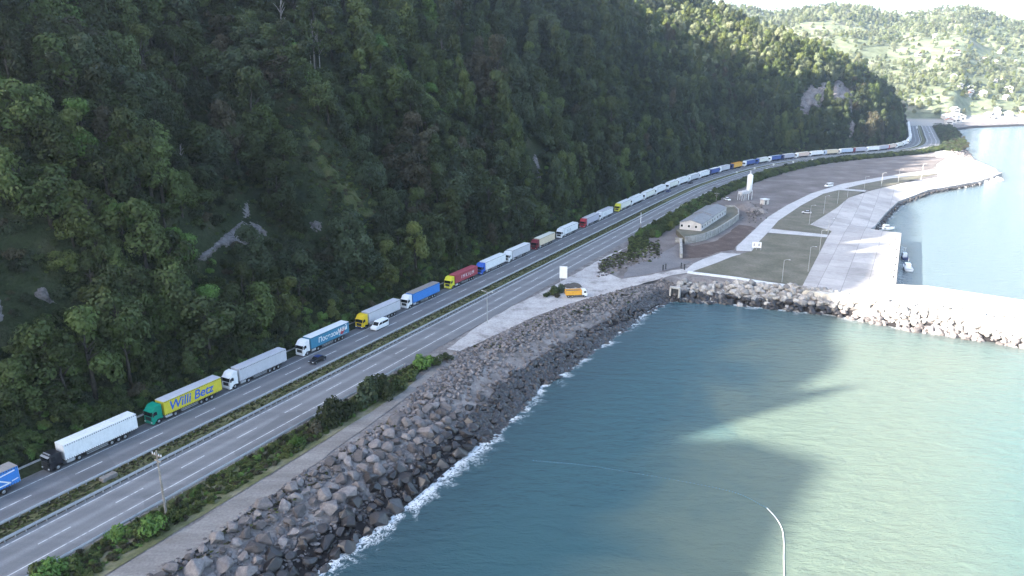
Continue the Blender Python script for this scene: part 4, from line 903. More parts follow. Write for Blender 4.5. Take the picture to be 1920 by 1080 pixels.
# ------------------------------------------------------------------ quay furniture and boats
def boat(x, y, th, L_, hull, label, cabin=True):
    r = empty('boat', (x, y, SEA), th); tag(r, label, 'boat'); V = []; F = []; n = 9
    for i in range(n):
        f_ = i / (n - 1); wd = .5 * L_ * .34 * (1 - max(0, (f_ - .45) / .55) ** 2.2) + .02; x_ = (f_ - .5) * L_; sh_ = .9 + .5 * f_ ** 2
        V += [(x_, -wd, sh_), (x_, -wd * .7, -.25), (x_, wd * .7, -.25), (x_, wd, sh_), (x_, wd * .86, sh_ - .25), (x_, -wd * .86, sh_ - .25)]
    for i in range(n - 1):
        for k in range(6): a = i * 6 + k; bq = i * 6 + (k + 1) % 6; F.append((a, a + 6, bq + 6, bq))
    F += [(0, 1, 2, 3), (0, 3, 4, 5)]
    put('hull', mesh_np('hull', V, F, (PC[hull],)), r)
    if cabin:
        cb = MB().box(-L_ * .2, L_ * .12, -L_ * .11, L_ * .11, .66, 2.3, .06).build('cabin', PC['white'], r); MB().box(-L_ * .16, L_ * .125, -L_ * .112, L_ * .112, 1.6, 2.05).build('windows', M['glass'], cb); MB().tube([(-L_ * .05, 0, 2.3), (-L_ * .05, 0, 4.2)], .05, 5).build('mast', M['steel'], r)
    for sy in (-1, 1): MB().tube([(-L_ * .25, sy * L_ * .17, .75), (-L_ * .2, sy * L_ * .18, .55), (-L_ * .15, sy * L_ * .17, .75)], .16, 7).build('fender', M['rubber'], r)
q = G(1693, 504, SEA); boat(q[0] + 1.5, q[1], 1.25, 8.5, 'white', 'white fishing boat with dark fenders moored at the quay wall')
q = G(1690, 484, SEA); boat(q[0] + 1.0, q[1], 1.25, 7.0, 'navy', 'dark-bowed small boat moored ahead of the white fishing boat')
q = G(1668, 433, SEA); boat(q[0], q[1] + 3, .1, 8.0, 'white', 'white boat lying at the far end of the quay beside the slip')
for k, (u, v) in enumerate([(1679, 450), (1681, 470), (1680, 485), (1678, 498), (1676, 509), (1675, 521)]):
    q = G(u, v); tag(MB().tube([(q[0], q[1], .05), (q[0], q[1], .55), (q[0], q[1], .6), (q[0], q[1], .75)], [.2, .17, .3, .26], 10).build('bollard', M['dark']), 'dark mooring bollard on the quay edge', 'bollard', 'bollards on the quay edge')
for k, (u, v) in enumerate([(1665, 500), (1665, 507), (1670, 512), (1668, 459)]):
    q = G(u, v); x, y = q
    bm = MB().box(x - .6, x + .6, y - .4, y + .4, .1, .18).box(x - .6, x + .6, y - .4, y + .4, .7, .78)
    for sx in (-.5, .5): bm.box(x + sx - .05, x + sx + .05, y - .35, y + .35, .18, .7)
    tag(bm.build('fish_crate', M['wood']), 'small dark crate stand on the quay between the bollards and the lamp mast', 'crate', 'crates on the quay')
# floating lines
def curve_px(px, n):
    P = np.array([G(u, v, SEA) for u, v in px]); tt = np.linspace(0, len(P) - 1, n); m_ = np.gradient(P, axis=0); i = np.minimum(tt.astype(int), len(P) - 2); h = (tt - i)[:, None]
    return (2 * h**3 - 3 * h**2 + 1) * P[i] + (h**3 - 2 * h**2 + h) * m_[i] + (-2 * h**3 + 3 * h**2) * P[i + 1] + (h**3 - h**2) * m_[i + 1]
C1 = curve_px([(1438, 953), (1455, 972), (1466, 992), (1469.5, 1015), (1469.5, 1050), (1471, 1100), (1473, 1150)], 60)
tag(MB().tube([(x, y, SEA + .06) for x, y in C1], .08, 6).build('floating_hose', M['white']), 'white floating line curving through the sunlit water', 'rope')
C2 = curve_px([(1000, 864), (1090, 872), (1180, 886), (1290, 905), (1380, 925), (1436, 952)], 70); r = empty('float_line', (0, 0, 0)); tag(r, 'faint dotted line of small floats on the dark water', 'float line')
MB().tube([(x, y, SEA + .03) for x, y in C2], .008, 4).build('rope', M['wood'], r)
fm = MB().tube([(0, 0, -.1), (0, 0, -.06), (0, 0, .06), (0, 0, .1)], [.02, .06, .06, .02], 6).mesh('float', PC['teal'])
for x, y in C2: put('float', fm, r, (x, y, SEA + .07))
# ------------------------------------------------------------------ crowns, trunks and shrubs
def crown_mesh(seed, shape, nleaf, size, mat, name='crown'):
    r = np.random.RandomState(seed); lumps = []
    if shape == 'broad':
        for k in range(19): a = r.uniform(0, 6.28); e = r.uniform(-.95, 1.0); rr = .62 * math.sqrt(max(0, 1 - max(e, 0) ** 2 * .8)); lumps.append((rr * math.cos(a), rr * math.sin(a), 1.25 + e * .62, r.uniform(.3, .46)))
    elif shape == 'tall':
        for k in range(17): a = r.uniform(0, 6.28); e = r.uniform(0, 1); rr = .6 * (1 - e) ** .55 + .06; lumps.append((rr * math.cos(a), rr * math.sin(a), .5 + e * 2.2, r.uniform(.26, .42)))
    elif shape == 'open':
        for k in range(11): a = r.uniform(0, 6.28); e = r.uniform(-.4, 1.0); rr = r.uniform(.35, .8); lumps.append((rr * math.cos(a), rr * math.sin(a), 1.3 + e * .8, r.uniform(.2, .34)))
    else:
        for k in range(12): a = r.uniform(0, 6.28); rr = r.uniform(0, .68); lumps.append((rr * math.cos(a), rr * math.sin(a), r.uniform(.2, .62) * (1.15 - rr * .5), r.uniform(.26, .42)))
    Lm = np.array(lumps); wgt = Lm[:, 3] ** 2; k = r.choice(len(Lm), nleaf, p=wgt / wgt.sum())
    d = r.normal(size=(nleaf, 3)); d[:, 2] = d[:, 2] * .85 + .28; d /= np.linalg.norm(d, axis=1)[:, None]
    c = Lm[k, :3] + d * (Lm[k, 3] * r.uniform(.55, 1.12, nleaf) ** .6)[:, None] * np.array([1, 1, .85])
    if shape == 'shrub': c[:, 2] = np.maximum(c[:, 2], .02)
    nrm = d + r.normal(scale=.42, size=(nleaf, 3)); nrm[:, 2] += .25; nrm /= np.linalg.norm(nrm, axis=1)[:, None]
    t1 = np.cross(nrm, r.normal(size=(nleaf, 3))); t1 /= np.linalg.norm(t1, axis=1)[:, None]; t2 = np.cross(nrm, t1)
    a = size * r.uniform(.6, 1.35, nleaf)[:, None]; bq = a * r.uniform(.5, .85, nleaf)[:, None]
    V = np.stack([c - t1 * a, c - t2 * bq + nrm * a * .12, c + t1 * a, c + t2 * bq + nrm * a * .12], 1).reshape(-1, 3)
    return mesh_np(name, V, np.arange(nleaf * 4).reshape(-1, 4), (mat,))
def trunk_mesh(seed, h, mat, bare=False, name='trunk'):
    r = random.Random(seed); mb = MB(); b0 = [(0, 0, -.25), (r.uniform(-.03, .03), r.uniform(-.03, .03), h * .4), (r.uniform(-.08, .08), r.uniform(-.08, .08), h * .75), (r.uniform(-.1, .1), r.uniform(-.1, .1), h)]
    mb.tube(b0, [.085, .065, .04, .012] if not bare else [.05, .042, .03, .008], 6)
    for k in range(6 if not bare else 11):
        z0 = h * r.uniform(.35, .85); a = r.uniform(0, 6.28); L = h * r.uniform(.22, .38) * (1.1 - z0 / h * .5); e = r.uniform(.5, 1.1) if not bare else r.uniform(.9, 1.3)
        p1 = (math.cos(a) * L * .5 * math.cos(e), math.sin(a) * L * .5 * math.cos(e), z0 + L * .5 * math.sin(e)); p2 = (math.cos(a) * L * math.cos(e * .9), math.sin(a) * L * math.cos(e * .9), z0 + L * math.sin(e * .9))
        mb.tube([(0, 0, z0), p1, p2], [.03, .02, .006], 5)
    return mb.mesh(name, mat, True)
SHAPES = ['broad', 'broad', 'tall', 'tall', 'open']
CROWN = {}
for k, sh in enumerate(SHAPES):
    base = crown_mesh(40 + k, sh, 2700 if sh != 'open' else 1500, .066, LEAF[0])
    for tone in range(8):
        if tone == 7 and sh != 'open': continue
        cm = base if tone == 0 else base.copy(); cm.materials[0] = LEAF[tone]; CROWN[(k, tone)] = cm
TRUNK = [trunk_mesh(k, 1.7 if SHAPES[k] != 'tall' else 2.2, M['bark']) for k in range(5)]
SHRUB = {}
for k in range(3):
    base = crown_mesh(80 + k, 'shrub', 950, .09, LEAF[0], 'foliage')
    for tone in range(6): cm = base if tone == 0 else base.copy(); cm.materials[0] = LEAF[tone]; SHRUB[(k, tone)] = cm
STEM = trunk_mesh(77, .55, M['bark'], False, 'stem')

# ------------------------------------------------------------------ rock faces on the slope
clear = []                                                   # (x, y, z, radius) where nothing tall grows
def outcrop(polys, label, bulge=1.0, seed=0):
    """bare rock breaking out of the slope: a rough, layered sheet standing a little proud of the soil"""
    VV, FF = [], []; n0 = 0
    for pl in polys:
        P_ = np.array(pl, float); u0, v0 = P_.min(0) - 3; u1, v1 = P_.max(0) + 3; c_ = P_.mean(0); nu = int(max(8, min(34, (u1 - u0) / 2.2))); nv = int(max(8, min(34, (v1 - v0) / 2.2)))
        uu, vv = np.meshgrid(np.linspace(u0, u1, nu), np.linspace(v0, v1, nv), indexing='ij'); W_ = np.array([on_slope(a, bq) for a, bq in zip(uu.ravel(), vv.ravel())])
        k = np.median(W_[:, 5]) / FOCAL; ins = inpoly(uu.ravel() + 2.5 * fbm(uu.ravel() / 5, vv.ravel() / 5 + seed, 2), vv.ravel() + 2.5 * fbm(uu.ravel() / 5 + 9, vv.ravel() / 5, 2), P_).reshape(uu.shape)
        h = .5 + 1.0 * np.abs(fbm(W_[:, 3] / 3.2 + seed, W_[:, 2] / 5.0, 4)) * 2 + .8 * fbm(W_[:, 3] / 1.1, W_[:, 2] / 2.4 + seed, 3); lay = np.floor(W_[:, 2] / 2.1 + .6 * fbm(W_[:, 3] / 4, W_[:, 2] / 4, 2)) % 2 * .35
        dd = polydist(uu.ravel(), vv.ravel(), P_) * k; h = (h * bulge + lay) * np.clip(dd / 1.5, .1, 1); o_ = np.stack([-NOR[0] * h * .9, -NOR[1] * h * .9, h * .45], -1); V_ = W_[:, :3] + o_
        ii = np.arange(nu * nv).reshape(nu, nv); ok = ins[:-1, :-1] & ins[1:, 1:]; F_ = np.stack([ii[:-1, :-1], ii[:-1, 1:], ii[1:, 1:], ii[1:, :-1]], -1)[ok]
        if not len(F_): continue
        VV.append(V_); FF.append(F_ + n0); n0 += len(V_); sel = W_[ins.ravel()]
        for j in range(0, len(sel), 6): clear.append((sel[j][0], sel[j][1], sel[j][2], 1.6))
    bm = bmesh.new(); me = mesh_np('rock_outcrop', np.concatenate(VV), np.concatenate(FF), (M['cliff'],)); bm.from_mesh(me); bmesh.ops.delete(bm, geom=[v_ for v_ in bm.verts if not v_.link_faces], context='VERTS')
    ret = bmesh.ops.extrude_face_region(bm, geom=bm.faces[:]); vs = [g_ for g_ in ret['geom'] if isinstance(g_, bmesh.types.BMVert)]
    for v_ in vs: v_.co += Vector((NOR[0] * 3, NOR[1] * 3, -1.2))
    bm.to_mesh(me); bm.free()
    if label: tag(put('rock_outcrop', me), label, 'rock outcrop')
    else: me.materials.clear(); me.materials.append(M['slope_grass']); tag(put('grass', me), kind='stuff')
outcrop([[(368, 492), (372, 478), (392, 464), (412, 446), (432, 428), (452, 412), (478, 416), (506, 434), (500, 446), (478, 452), (462, 462), (440, 466), (418, 462), (400, 478), (386, 492)], [(454, 412), (452, 384), (466, 372), (470, 408)]], 'pale bare rock face showing between trees above the green-cabbed truck')
outcrop([[(574, 420), (586, 408), (604, 416), (606, 434), (590, 438)]], 'small grey rock patch on the slope right of the main rock face', 1, 2)
outcrop([[(60, 560), (64, 538), (84, 536), (96, 556), (108, 570), (92, 578), (76, 570)]], 'pinkish grey rock patch low on the slope above the blue truck', 1, 4)
outcrop([[(-12, 610), (-12, 556), (4, 562), (10, 590), (6, 612)]], 'grey rock patch cut by the left edge of the photo', 1, 6)
outcrop([[(996, 296), (1003, 286), (1010, 300), (1016, 330), (1012, 356), (1004, 352), (1004, 320)]], 'narrow pale rock streak in the trees above the white trucks', .8, 8)
outcrop([[(1496, 214), (1504, 176), (1518, 160), (1530, 164), (1548, 150), (1546, 180), (1536, 206), (1520, 200), (1512, 226)], [(1558, 176), (1568, 142), (1596, 138), (1600, 176), (1596, 216), (1584, 200), (1574, 214), (1566, 190)], [(1590, 232), (1598, 222), (1602, 250), (1594, 262)]], 'steep bare cliff in the shaded face of the headland', 1.6, 10)
outcrop([[(556, 228), (572, 226), (592, 256), (620, 302), (652, 342), (684, 374), (706, 402), (694, 420), (668, 402), (640, 384), (612, 350), (590, 306), (566, 262)]], None, .35, 12)
ridge = [on_slope(u, v) for u, v in [(560, 250), (600, 300), (625, 335), (650, 362), (672, 388), (688, 405)]]

CL_ = np.array(clear)

# ------------------------------------------------------------------ where trees stand on the hillside
def slope_points(gap0, dmax, far=True):
    gap = gap0 * .62
    s, l = np.meshgrid(np.arange(-60, 1000, gap), np.arange(-100, 400, gap), indexing='ij'); s = s + RS.uniform(-.5, .5, s.shape) * gap; l = l + RS.uniform(-.5, .5, l.shape) * gap
    s, l = s.ravel(), l.ravel(); D = footdist(s, l); k = (D > 1.2) & (D < np.where(s > 470, 330, dmax)); s, l, D = s[k], l[k], D[k]
    z = tz(s, l); x, y = XY(s, l); u, v, c = PJ(x, y, z + 4); 
    e_ = np.hypot(tz(s + 2, l) - tz(s - 2, l), tz(s, l + 2) - tz(s, l - 2)) / 4; area = np.sqrt(1 + e_ ** 2)     # steep ground carries more trees per step
    k = (RS.rand(len(s)) < np.minimum(1, area * (gap / gap0) ** 2)) & (c > 20) & (u > -160) & (u < 1960) & (v > -190) & (v < 1090); 
    return [a[k] for a in (s, l, D, x, y, z, u, v)]
def away(x, y, z, pad=0.0):
    ok = np.ones(len(x), bool)
    for (a, bq, c, r_) in CL_:
        ok &= np.hypot(x - a, y - bq) > r_ + pad
        if np.ndim(pad) == 0 and pad < 0: continue
        dv = np.array([a, bq]); e = dv / np.linalg.norm(dv); tt = (x - a) * e[0] + (y - bq) * e[1]; pp = np.abs(-(x - a) * e[1] + (y - bq) * e[0]); ok &= ~((pp < r_ * .8 + pad * .75) & (tt < 0) & (tt > -r_ - 8.5) & (z > c - r_ - 10))
    return ok
s, l, D, x, y, z, u, v = slope_points(5.5, 150)
n = len(s); R = RS.uniform(2.3, 5.8, n) * np.where(RS.rand(n) < .16, 1.35, 1.0); R = np.where(D < 5, np.minimum(R, 1.2 + D * .28), R); R = np.where(s > 330, R * .88, R)
ok = away(x, y, z, R * .62); s, l, D, x, y, z, u, v, R = [a[ok] for a in (s, l, D, x, y, z, u, v, R)]; n = len(s)
cl = .14 * (s < 150) * (D < 45) + fbm(s / 22., l / 22., 3) + RS.normal(scale=.28, size=n); tone = np.select([cl < -.45, cl < -.08, cl < .3, cl < .62, cl < .78], [4, 1, 0, 2, 3], 5); tone = np.where((tone == 4) & (RS.rand(n) < .55), 0, tone)
tone = np.where((tone == 5) & (RS.rand(n) < .6), 2, tone); tone = np.where((s > 260) & (s < 480) & (tone >= 3) & (RS.rand(n) < .7), 1, tone); tone = np.where((s > 500) & (D > 55) & (RS.rand(n) < .85), RS.choice([3, 6, 6, 3, 2], n), tone)  # upper headland crowns made paler: sunlight put into the leaf tone
for (pu, pv, pr, tn) in [(365, 590, 32, 5), (205, 120, 22, 3), (320, 610, 20, 3), (285, 470, 22, 2), (530, 540, 30, 3), (50, 200, 30, 2), (490, 190, 22, 3), (715, 45, 8, 5), (130, 420, 24, 3), (400, 70, 34, 4), (440, 250, 30, 4), (760, 300, 40, 4), (200, 250, 34, 4), (900, 150, 40, 4)]:
    tone = np.where((np.hypot(u - pu, v - pv - 10) < pr) & (RS.rand(n) < .8), tn, tone)
shp = np.where(RS.rand(n) < np.where(s > 150, .7, .34), RS.randint(2, 4, n), RS.randint(0, 2, n)); shp = np.where((RS.rand(n) < .1) & (s < 260), 4, shp)
dist = np.sqrt(x**2 + y**2 + (z - CAM_H)**2); inside = (u > 5) & (u < 1915) & (v > 12) & (v < 930) & (D > 2)
order = np.argsort(np.where(inside, dist / R, 1e9)); solo = np.zeros(n, bool); solo[order[:292]] = True
tsp = [(-14, 'the blue truck'), (8, 'the black-cabbed truck'), (30, 'the green-cabbed truck'), (50, 'the plain grey trailer'), (72, 'the teal trailer'), (94, 'the yellow-cabbed truck'), (116, 'the plain blue trailer'), (150, 'the red container'), (190, 'the blue-cabbed truck'), (260, 'the maroon-cabbed truck')]
for i in np.nonzero(solo)[0]:
    r = empty('tree', (x[i], y[i], z[i]), float(RS.uniform(0, 6.28))); sx = float(R[i]); sh_ = int(shp[i]); tn = int(tone[i])
    nearest = min(tsp, key=lambda q: abs(q[0] + 8 - s[i]))[1]; hgt_ = 'low on the slope' if D[i] < 22 else ('partway up the slope' if D[i] < 52 else 'high on the slope')
    sz = 'big ' if sx > 5.4 else ('small ' if sx < 3.3 else ''); fm_ = ['rounded', 'rounded', 'tall narrow', 'tall narrow', 'loose open'][sh_]
    tag(r, f'{sz}{TONE[tn]} {fm_} tree {hgt_} above {nearest}', 'tree', 'trees on the wooded slope')
    kz = float(RS.uniform(.85, 1.3)); put('crown', CROWN[(sh_, tn)], r, scl=(sx * float(RS.uniform(.88, 1.15)), sx * float(RS.uniform(.88, 1.15)), sx * kz)); put('trunk', TRUNK[sh_], r, scl=(sx, sx, sx * kz))
def bare(u, v, h, label, mat='pale_bark'):
    x_, y_, z_, s_, l_, t_ = on_slope(u, v); r = empty('bare_tree', (x_, y_, z_), rnd.uniform(0, 6)); tag(r, label, 'bare tree', 'leafless trees on the slope')
    put('trunk', trunk_mesh(int(u), 3.0, M[mat], True), r, scl=(h / 3,) * 3)
for (u_, v_, h, lab) in [(222, 62, 14, 'pale leafless forked tree near the top of the photo above the bright green crown'), (196, 42, 13, 'thin leafless tree beside the forked one near the top of the photo'), (455, 226, 9, 'small bare forked tree at the edge of the ridge'),
    (203, 236, 7, 'thin bare stems among brownish trees'), (344, 330, 8, 'bare twigs low on the ridge of the slope'), (532, 96, 17, 'tall bare stem left of the group of dead trunks'), (590, 128, 16, 'pale dead trunk in the group right of the tall bare stem'),
    (600, 132, 13, 'second pale dead trunk in the group'), (583, 125, 12, 'shorter dead trunk in the group'), (830, 128, 13, 'greyish bare tree right of the dead trunks'), (843, 135, 11, 'bare twiggy tree on the upper slope'), (1043, 70, 10, 'pale forked bare tree high on the far slope'), (798, 195, 9, 'thin bare stem in the middle of the slope')]:
    bare(u_, v_, h, lab)
q = on_slope(783, 66); r = empty('tree', q[:3]); tag(r, 'small pinkish dry tree high on the slope', 'tree'); put('crown', CROWN[(4, 7)], r, scl=(2.6,) * 3); put('trunk', TRUNK[4], r, scl=(2.6,) * 3)
q = on_slope(190, 520); r = empty('tree', q[:3]); tag(r, 'pale green leaning tree standing out alone above the rock patch', 'tree'); put('crown', CROWN[(4, 2)], r, scl=(3.6, 3.6, 4.4)); put('trunk', trunk_mesh(9, 1.9, M['pale_bark']), r, scl=(3.6,) * 3)

# ------------------------------------------------------------------ masses nobody could count
def scatter(name, P, scl, idx, sources, stretch=None):
    """one object that repeats the given crowns on its points"""
    P = np.asarray(P, np.float32); me = bpy.data.meshes.new(name); me.vertices.add(len(P)); me.vertices.foreach_set('co', P.ravel())
    vflt(me, 'size', scl); a = me.attributes.new('turn', 'FLOAT', 'POINT'); a.data.foreach_set('value', RS.uniform(0, 6.28, len(P)).astype(np.float32))
    a = me.attributes.new('kind_index', 'INT', 'POINT'); a.data.foreach_set('value', np.asarray(idx, np.int32)); vflt(me, 'tall', stretch if stretch is not None else np.ones(len(P)))
    o = put(name, me); tag(o, kind='stuff'); g = bpy.data.node_groups.new(name, 'GeometryNodeTree')
    g.interface.new_socket('Geometry', in_out='INPUT', socket_type='NodeSocketGeometry'); g.interface.new_socket('Geometry', in_out='OUTPUT', socket_type='NodeSocketGeometry')
    gi, go = N(g, 'NodeGroupInput'), N(g, 'NodeGroupOutput'); jn = N(g, 'GeometryNodeJoinGeometry'); L = g.links.new
    def attr(nm, ty): q_ = N(g, 'GeometryNodeInputNamedAttribute', data_type=ty); q_.inputs['Name'].default_value = nm; return q_.outputs['Attribute']
    sz_, tn_, ki, tl = attr('size', 'FLOAT'), attr('turn', 'FLOAT'), attr('kind_index', 'INT'), attr('tall', 'FLOAT')
    rv = N(g, 'ShaderNodeCombineXYZ'); L(tn_, rv.inputs[2]); sv = N(g, 'ShaderNodeCombineXYZ'); L(sz_, sv.inputs[0]); L(sz_, sv.inputs[1]); mm = N(g, 'ShaderNodeMath', operation='MULTIPLY'); L(sz_, mm.inputs[0]); L(tl, mm.inputs[1]); L(mm.outputs[0], sv.inputs[2])
    for k, src in enumerate(sources):
        if not np.any(np.asarray(idx) == k): continue
        oi = N(g, 'GeometryNodeObjectInfo', transform_space='ORIGINAL'); oi.inputs['Object'].default_value = src; oi.inputs['As Instance'].default_value = True
        cp = N(g, 'FunctionNodeCompare', data_type='INT', operation='EQUAL'); L(ki, cp.inputs[2]); cp.inputs[3].default_value = k
        ip = N(g, 'GeometryNodeInstanceOnPoints'); L(gi.outputs[0], ip.inputs['Points']); L(cp.outputs[0], ip.inputs['Selection']); L(oi.outputs['Geometry'], ip.inputs['Instance']); L(rv.outputs[0], ip.inputs['Rotation']); L(sv.outputs[0], ip.inputs['Scale']); L(ip.outputs[0], jn.inputs[0])
    L(jn.outputs[0], go.inputs[0]); md = o.modifiers.new('scatter', 'NODES'); md.node_group = g
    return o
def sources_from(D_, keys, parent_kind):
    out = []
    for kx in keys:
        found = next((o for o in SC.objects if o.type == 'MESH' and o.data == D_[kx]), None)
        out.append(found if found is not None else bpy.data.objects.new(parent_kind, D_[kx]))
    return out
CK_ = [k for k in CROWN if k[1] != 7]; CSRC = sources_from(CROWN, CK_, 'crown'); CI = {k: i for i, k in enumerate(CK_)}
rest = ~solo; idx = np.array([CI[(int(a), int(bq))] for a, bq in zip(shp[rest], tone[rest])])
scatter('forest', np.stack([x, y, z - .3], -1)[rest], R[rest], idx, CSRC, RS.uniform(.85, 1.3, rest.sum()) * np.where(s[rest] > 170, 1.22, 1.0))

# individual shrubs first (their leaves also serve the low masses)
def shrub(x_, y_, z_, r_, tn, label, group=None, tall=1.0):
    e = empty('shrub', (x_, y_, z_), rnd.uniform(0, 6)); tag(e, label, 'shrub', group); k = rnd.randrange(3)
    put('foliage', SHRUB[(k, tn)], e, scl=(r_, r_, r_ * tall)); put('stem', STEM, e, scl=(r_, r_, r_ * tall)); return e
for (u_, v_, r_, tn, tl, lab) in [(630, 788, 3.0, 0, 1.5, 'dark rounded shrub at the roadside, nearest of the two big dark ones'), (612, 800, 1.9, 0, 1.2, 'lower dark shrub beside the big rounded one'), (690, 752, 3.0, 1, 1.5, 'big dark shrub in the middle of the verge'), (716, 742, 2.8, 0, 1.5, 'dark shrub joined to the big one in the middle of the verge'),
    (742, 732, 2.0, 0, 1.2, 'medium shrub right of the big dark ones'), (768, 712, 1.9, 2, 1.1, 'low mid green shrub before the bright one'), (790, 692, 2.3, 5, 1.4, 'bright green shrub at the far end of the verge'), (815, 684, 1.8, 2, 1.0, 'low shrub right of the bright green one'), (836, 674, 1.5, 0, 1.0, 'last low shrub where the verge meets the forecourt'),
    (664, 770, 1.6, 2, 1.1, 'small green shrub between the two dark groups'), (560, 836, 1.5, 5, 1.1, 'small bright shrub behind the guardrail'), (545, 846, 1.2, 3, 1.0, 'yellowish low shrub behind the guardrail'), (590, 812, 1.6, 4, 1.3, 'brownish dry shrub by the guardrail end'), (282, 1000, 2.0, 5, 1.2, 'bright green shrub at the foot of the utility pole'),
    (255, 1002, 1.7, 2, 1.0, 'green shrub left of the utility pole'), (225, 1010, 1.6, 5, 1.0, 'bright shrub two paces left of the utility pole'), (325, 975, 1.4, 3, 1.2, 'yellow-green shrub right of the utility pole'), (100, 1078, 2.1, 5, 1.1, 'bright shrub at the bottom edge of the photo'), (140, 1060, 1.6, 2, .9, 'mid green shrub near the bottom edge of the photo'),
    (75, 1090, 2.0, 3, 1.0, 'yellow-green shrub cut by the bottom edge of the photo'), (1036, 552, 2.3, 0, 1.3, 'dark shrub on the island in front of the billboard'), (1050, 548, 2.2, 1, 1.3, 'bluish shrub below the billboard'), (1026, 556, 1.7, 2, .9, 'low edge of the shrub island on the forecourt'), (1044, 556, 1.6, 4, .8, 'brownish low shrub on the forecourt island'),
    (1175, 478, 1.6, 3, .7, 'yellowish weed clump on the bank beside the forecourt'), (1160, 486, 1.4, 4, .7, 'dry weed clump at the rim of the gravel yard'), (1150, 498, 1.3, 4, .6, 'dry weeds on the curved bank'), (1196, 470, 1.6, 2, .7, 'green weed clump on the bank towards the hedge')]:
    p_ = G(u_, v_); r_ *= 1.3 if u_ < 850 else 1.0; shrub(p_[0], p_[1], -.05, r_, tn, lab, None, tl)
hp_ = [(s_, o_) for s_ in np.arange(236, 700, 2.6) for o_ in (-9.0, -11.6, -14.4)]; hk = 0; far_h = []
for (s_, o_) in hp_:
    s1_ = s_ + rnd.uniform(-.8, .8); hx, hy = off(s1_, o_ + rnd.uniform(-.7, .7)); r_ = rnd.uniform(1.9, 3.1); tn = rnd.choice([0, 2, 2, 2, 3, 5]) if s_ < 340 else rnd.choice([0, 2, 1, 3, 2])
    if hk < 150:
        shrub(float(hx), float(hy), -.1, r_, tn, f'{TONE[tn]} shrub in the roadside hedge ' + ('before the white building' if s_ < 300 else 'beside the white building and silo'), 'shrubs of the roadside hedge', rnd.uniform(.9, 1.5)); hk += 1
    else: far_h.append((float(hx), float(hy), -.1, r_ * 1.15, tn))
SK = list(SHRUB); SSRC = sources_from(SHRUB, SK, 'foliage'); SI = {k: i for i, k in enumerate(SK)}
def mass(name, rows):
    a = np.array([r_[:5] for r_ in rows], float); scatter(name, a[:, :3], a[:, 3], [SI[(RS.randint(3), int(tn))] for tn in a[:, 4]], SSRC, np.array([r_[5] if len(r_) > 5 else 1.1 for r_ in rows]))
for k in range(900):
    s_ = rnd.uniform(690, 1050); hx, hy = off(s_, -rnd.uniform(8.5, 30)); far_h.append((float(hx), float(hy), -.1, rnd.uniform(1.0, 2.2), rnd.choice([0, 0, 1, 4])))
mass('hedge', far_h)
s2, l2, D2, x2, y2, z2, u2, v2 = slope_points(3.3, 130); ok = away(x2, y2, z2, -.5) & (RS.rand(len(x2)) < np.where(s2 > 150, np.where(D2 < 8, .7, .28), .7))
rows = [(a, bq, c - .1, RS.uniform(1.1, 2.5) if d_ > 3 else RS.uniform(.6, 1.2), RS.choice([0, 0, 1, 1, 4]) if d_ > 9 else RS.choice([0, 1, 2, 2, 3, 4])) for a, bq, c, d_ in zip(x2[ok], y2[ok], z2[ok], D2[ok])]  # darker tones up the slope paint shade into the gaps between crowns
s3, l3, D3, x3, y3, z3, u3, v3 = slope_points(2.5, 85); ok3 = (s3 < 200) & away(x3, y3, z3, -.9) & (RS.rand(len(s3)) < .55)
rows += [(a, bq, c - .05, RS.uniform(.3, .85), RS.choice([0, 2, 2, 3, 4])) for a, bq, c in zip(x3[ok3], y3[ok3], z3[ok3])]
for q in ridge:
    for k in range(80):
        a, bq = q[0] + rnd.gauss(0, 3.6), q[1] + rnd.gauss(0, 3.6); sa_, la_ = SL((a, bq)); rows.append((a, bq, float(tz(sa_, la_)) - .1, rnd.uniform(.25, .9), rnd.choice([3, 2, 2, 4])))
for k in range(700):
    s_ = rnd.uniform(-14, 260); o_ = 24.2 + rnd.random() * 2.5; a, bq = off(s_, o_); rows.append((float(a), float(bq), .0, rnd.uniform(.5, 1.25), rnd.choice([0, 0, 1, 2])))
for k in range(3800):
    s_ = rnd.uniform(-14, 330); o_ = 23.9 + 16 * rnd.random() ** 1.5; a, bq = off(s_, o_); zz_ = float(tz(*SL((float(a), float(bq))))); rows.append((float(a), float(bq), max(0, zz_) - .1, rnd.uniform(.6, 1.8), rnd.choice([0, 0, 1, 2, 2, 3, 5]), rnd.uniform(.9, 1.6)))
mass('undergrowth', rows)
rows = []
for k in range(1500):
    s_ = rnd.uniform(-12, 78); o_ = rnd.uniform(-13.6 + max(0, s_ - 50) * .06, -7.6); a, bq = off(s_, o_); rows.append((float(a), float(bq), -.05, rnd.uniform(.25, .75), rnd.choice([2, 2, 3, 3, 4, 5]), rnd.uniform(.7, 1.5)))
for k in range(420):
    s_ = rnd.uniform(-8, 72); a, bq = off(s_, -20.6 - rnd.random() ** 2 * 4 + max(0, s_ - 40) * .07); rows.append((float(a), float(bq), -.25, rnd.uniform(.15, .4), rnd.choice([3, 4, 4]), .8))
for k in range(420):
    s_ = rnd.uniform(95, 168); a, bq = XY(s_, float(np.interp(s_, APS, APL)) - .6 - rnd.uniform(0, 6)); rows.append((float(a), float(bq), float(ground_z(*SL((float(a), float(bq))))), rnd.uniform(.25, .6), rnd.choice([4, 4, 2, 3]), .8))
for k in range(420):
    u_ = rnd.uniform(1124, 1236); v_ = 500 - (u_ - 1130) * .36 + rnd.gauss(0, 7); a, bq = G(u_, v_); rows.append((float(a), float(bq), 0, rnd.uniform(.3, .95), rnd.choice([4, 4, 3, 2, 3]), rnd.uniform(.6, 1.1)))
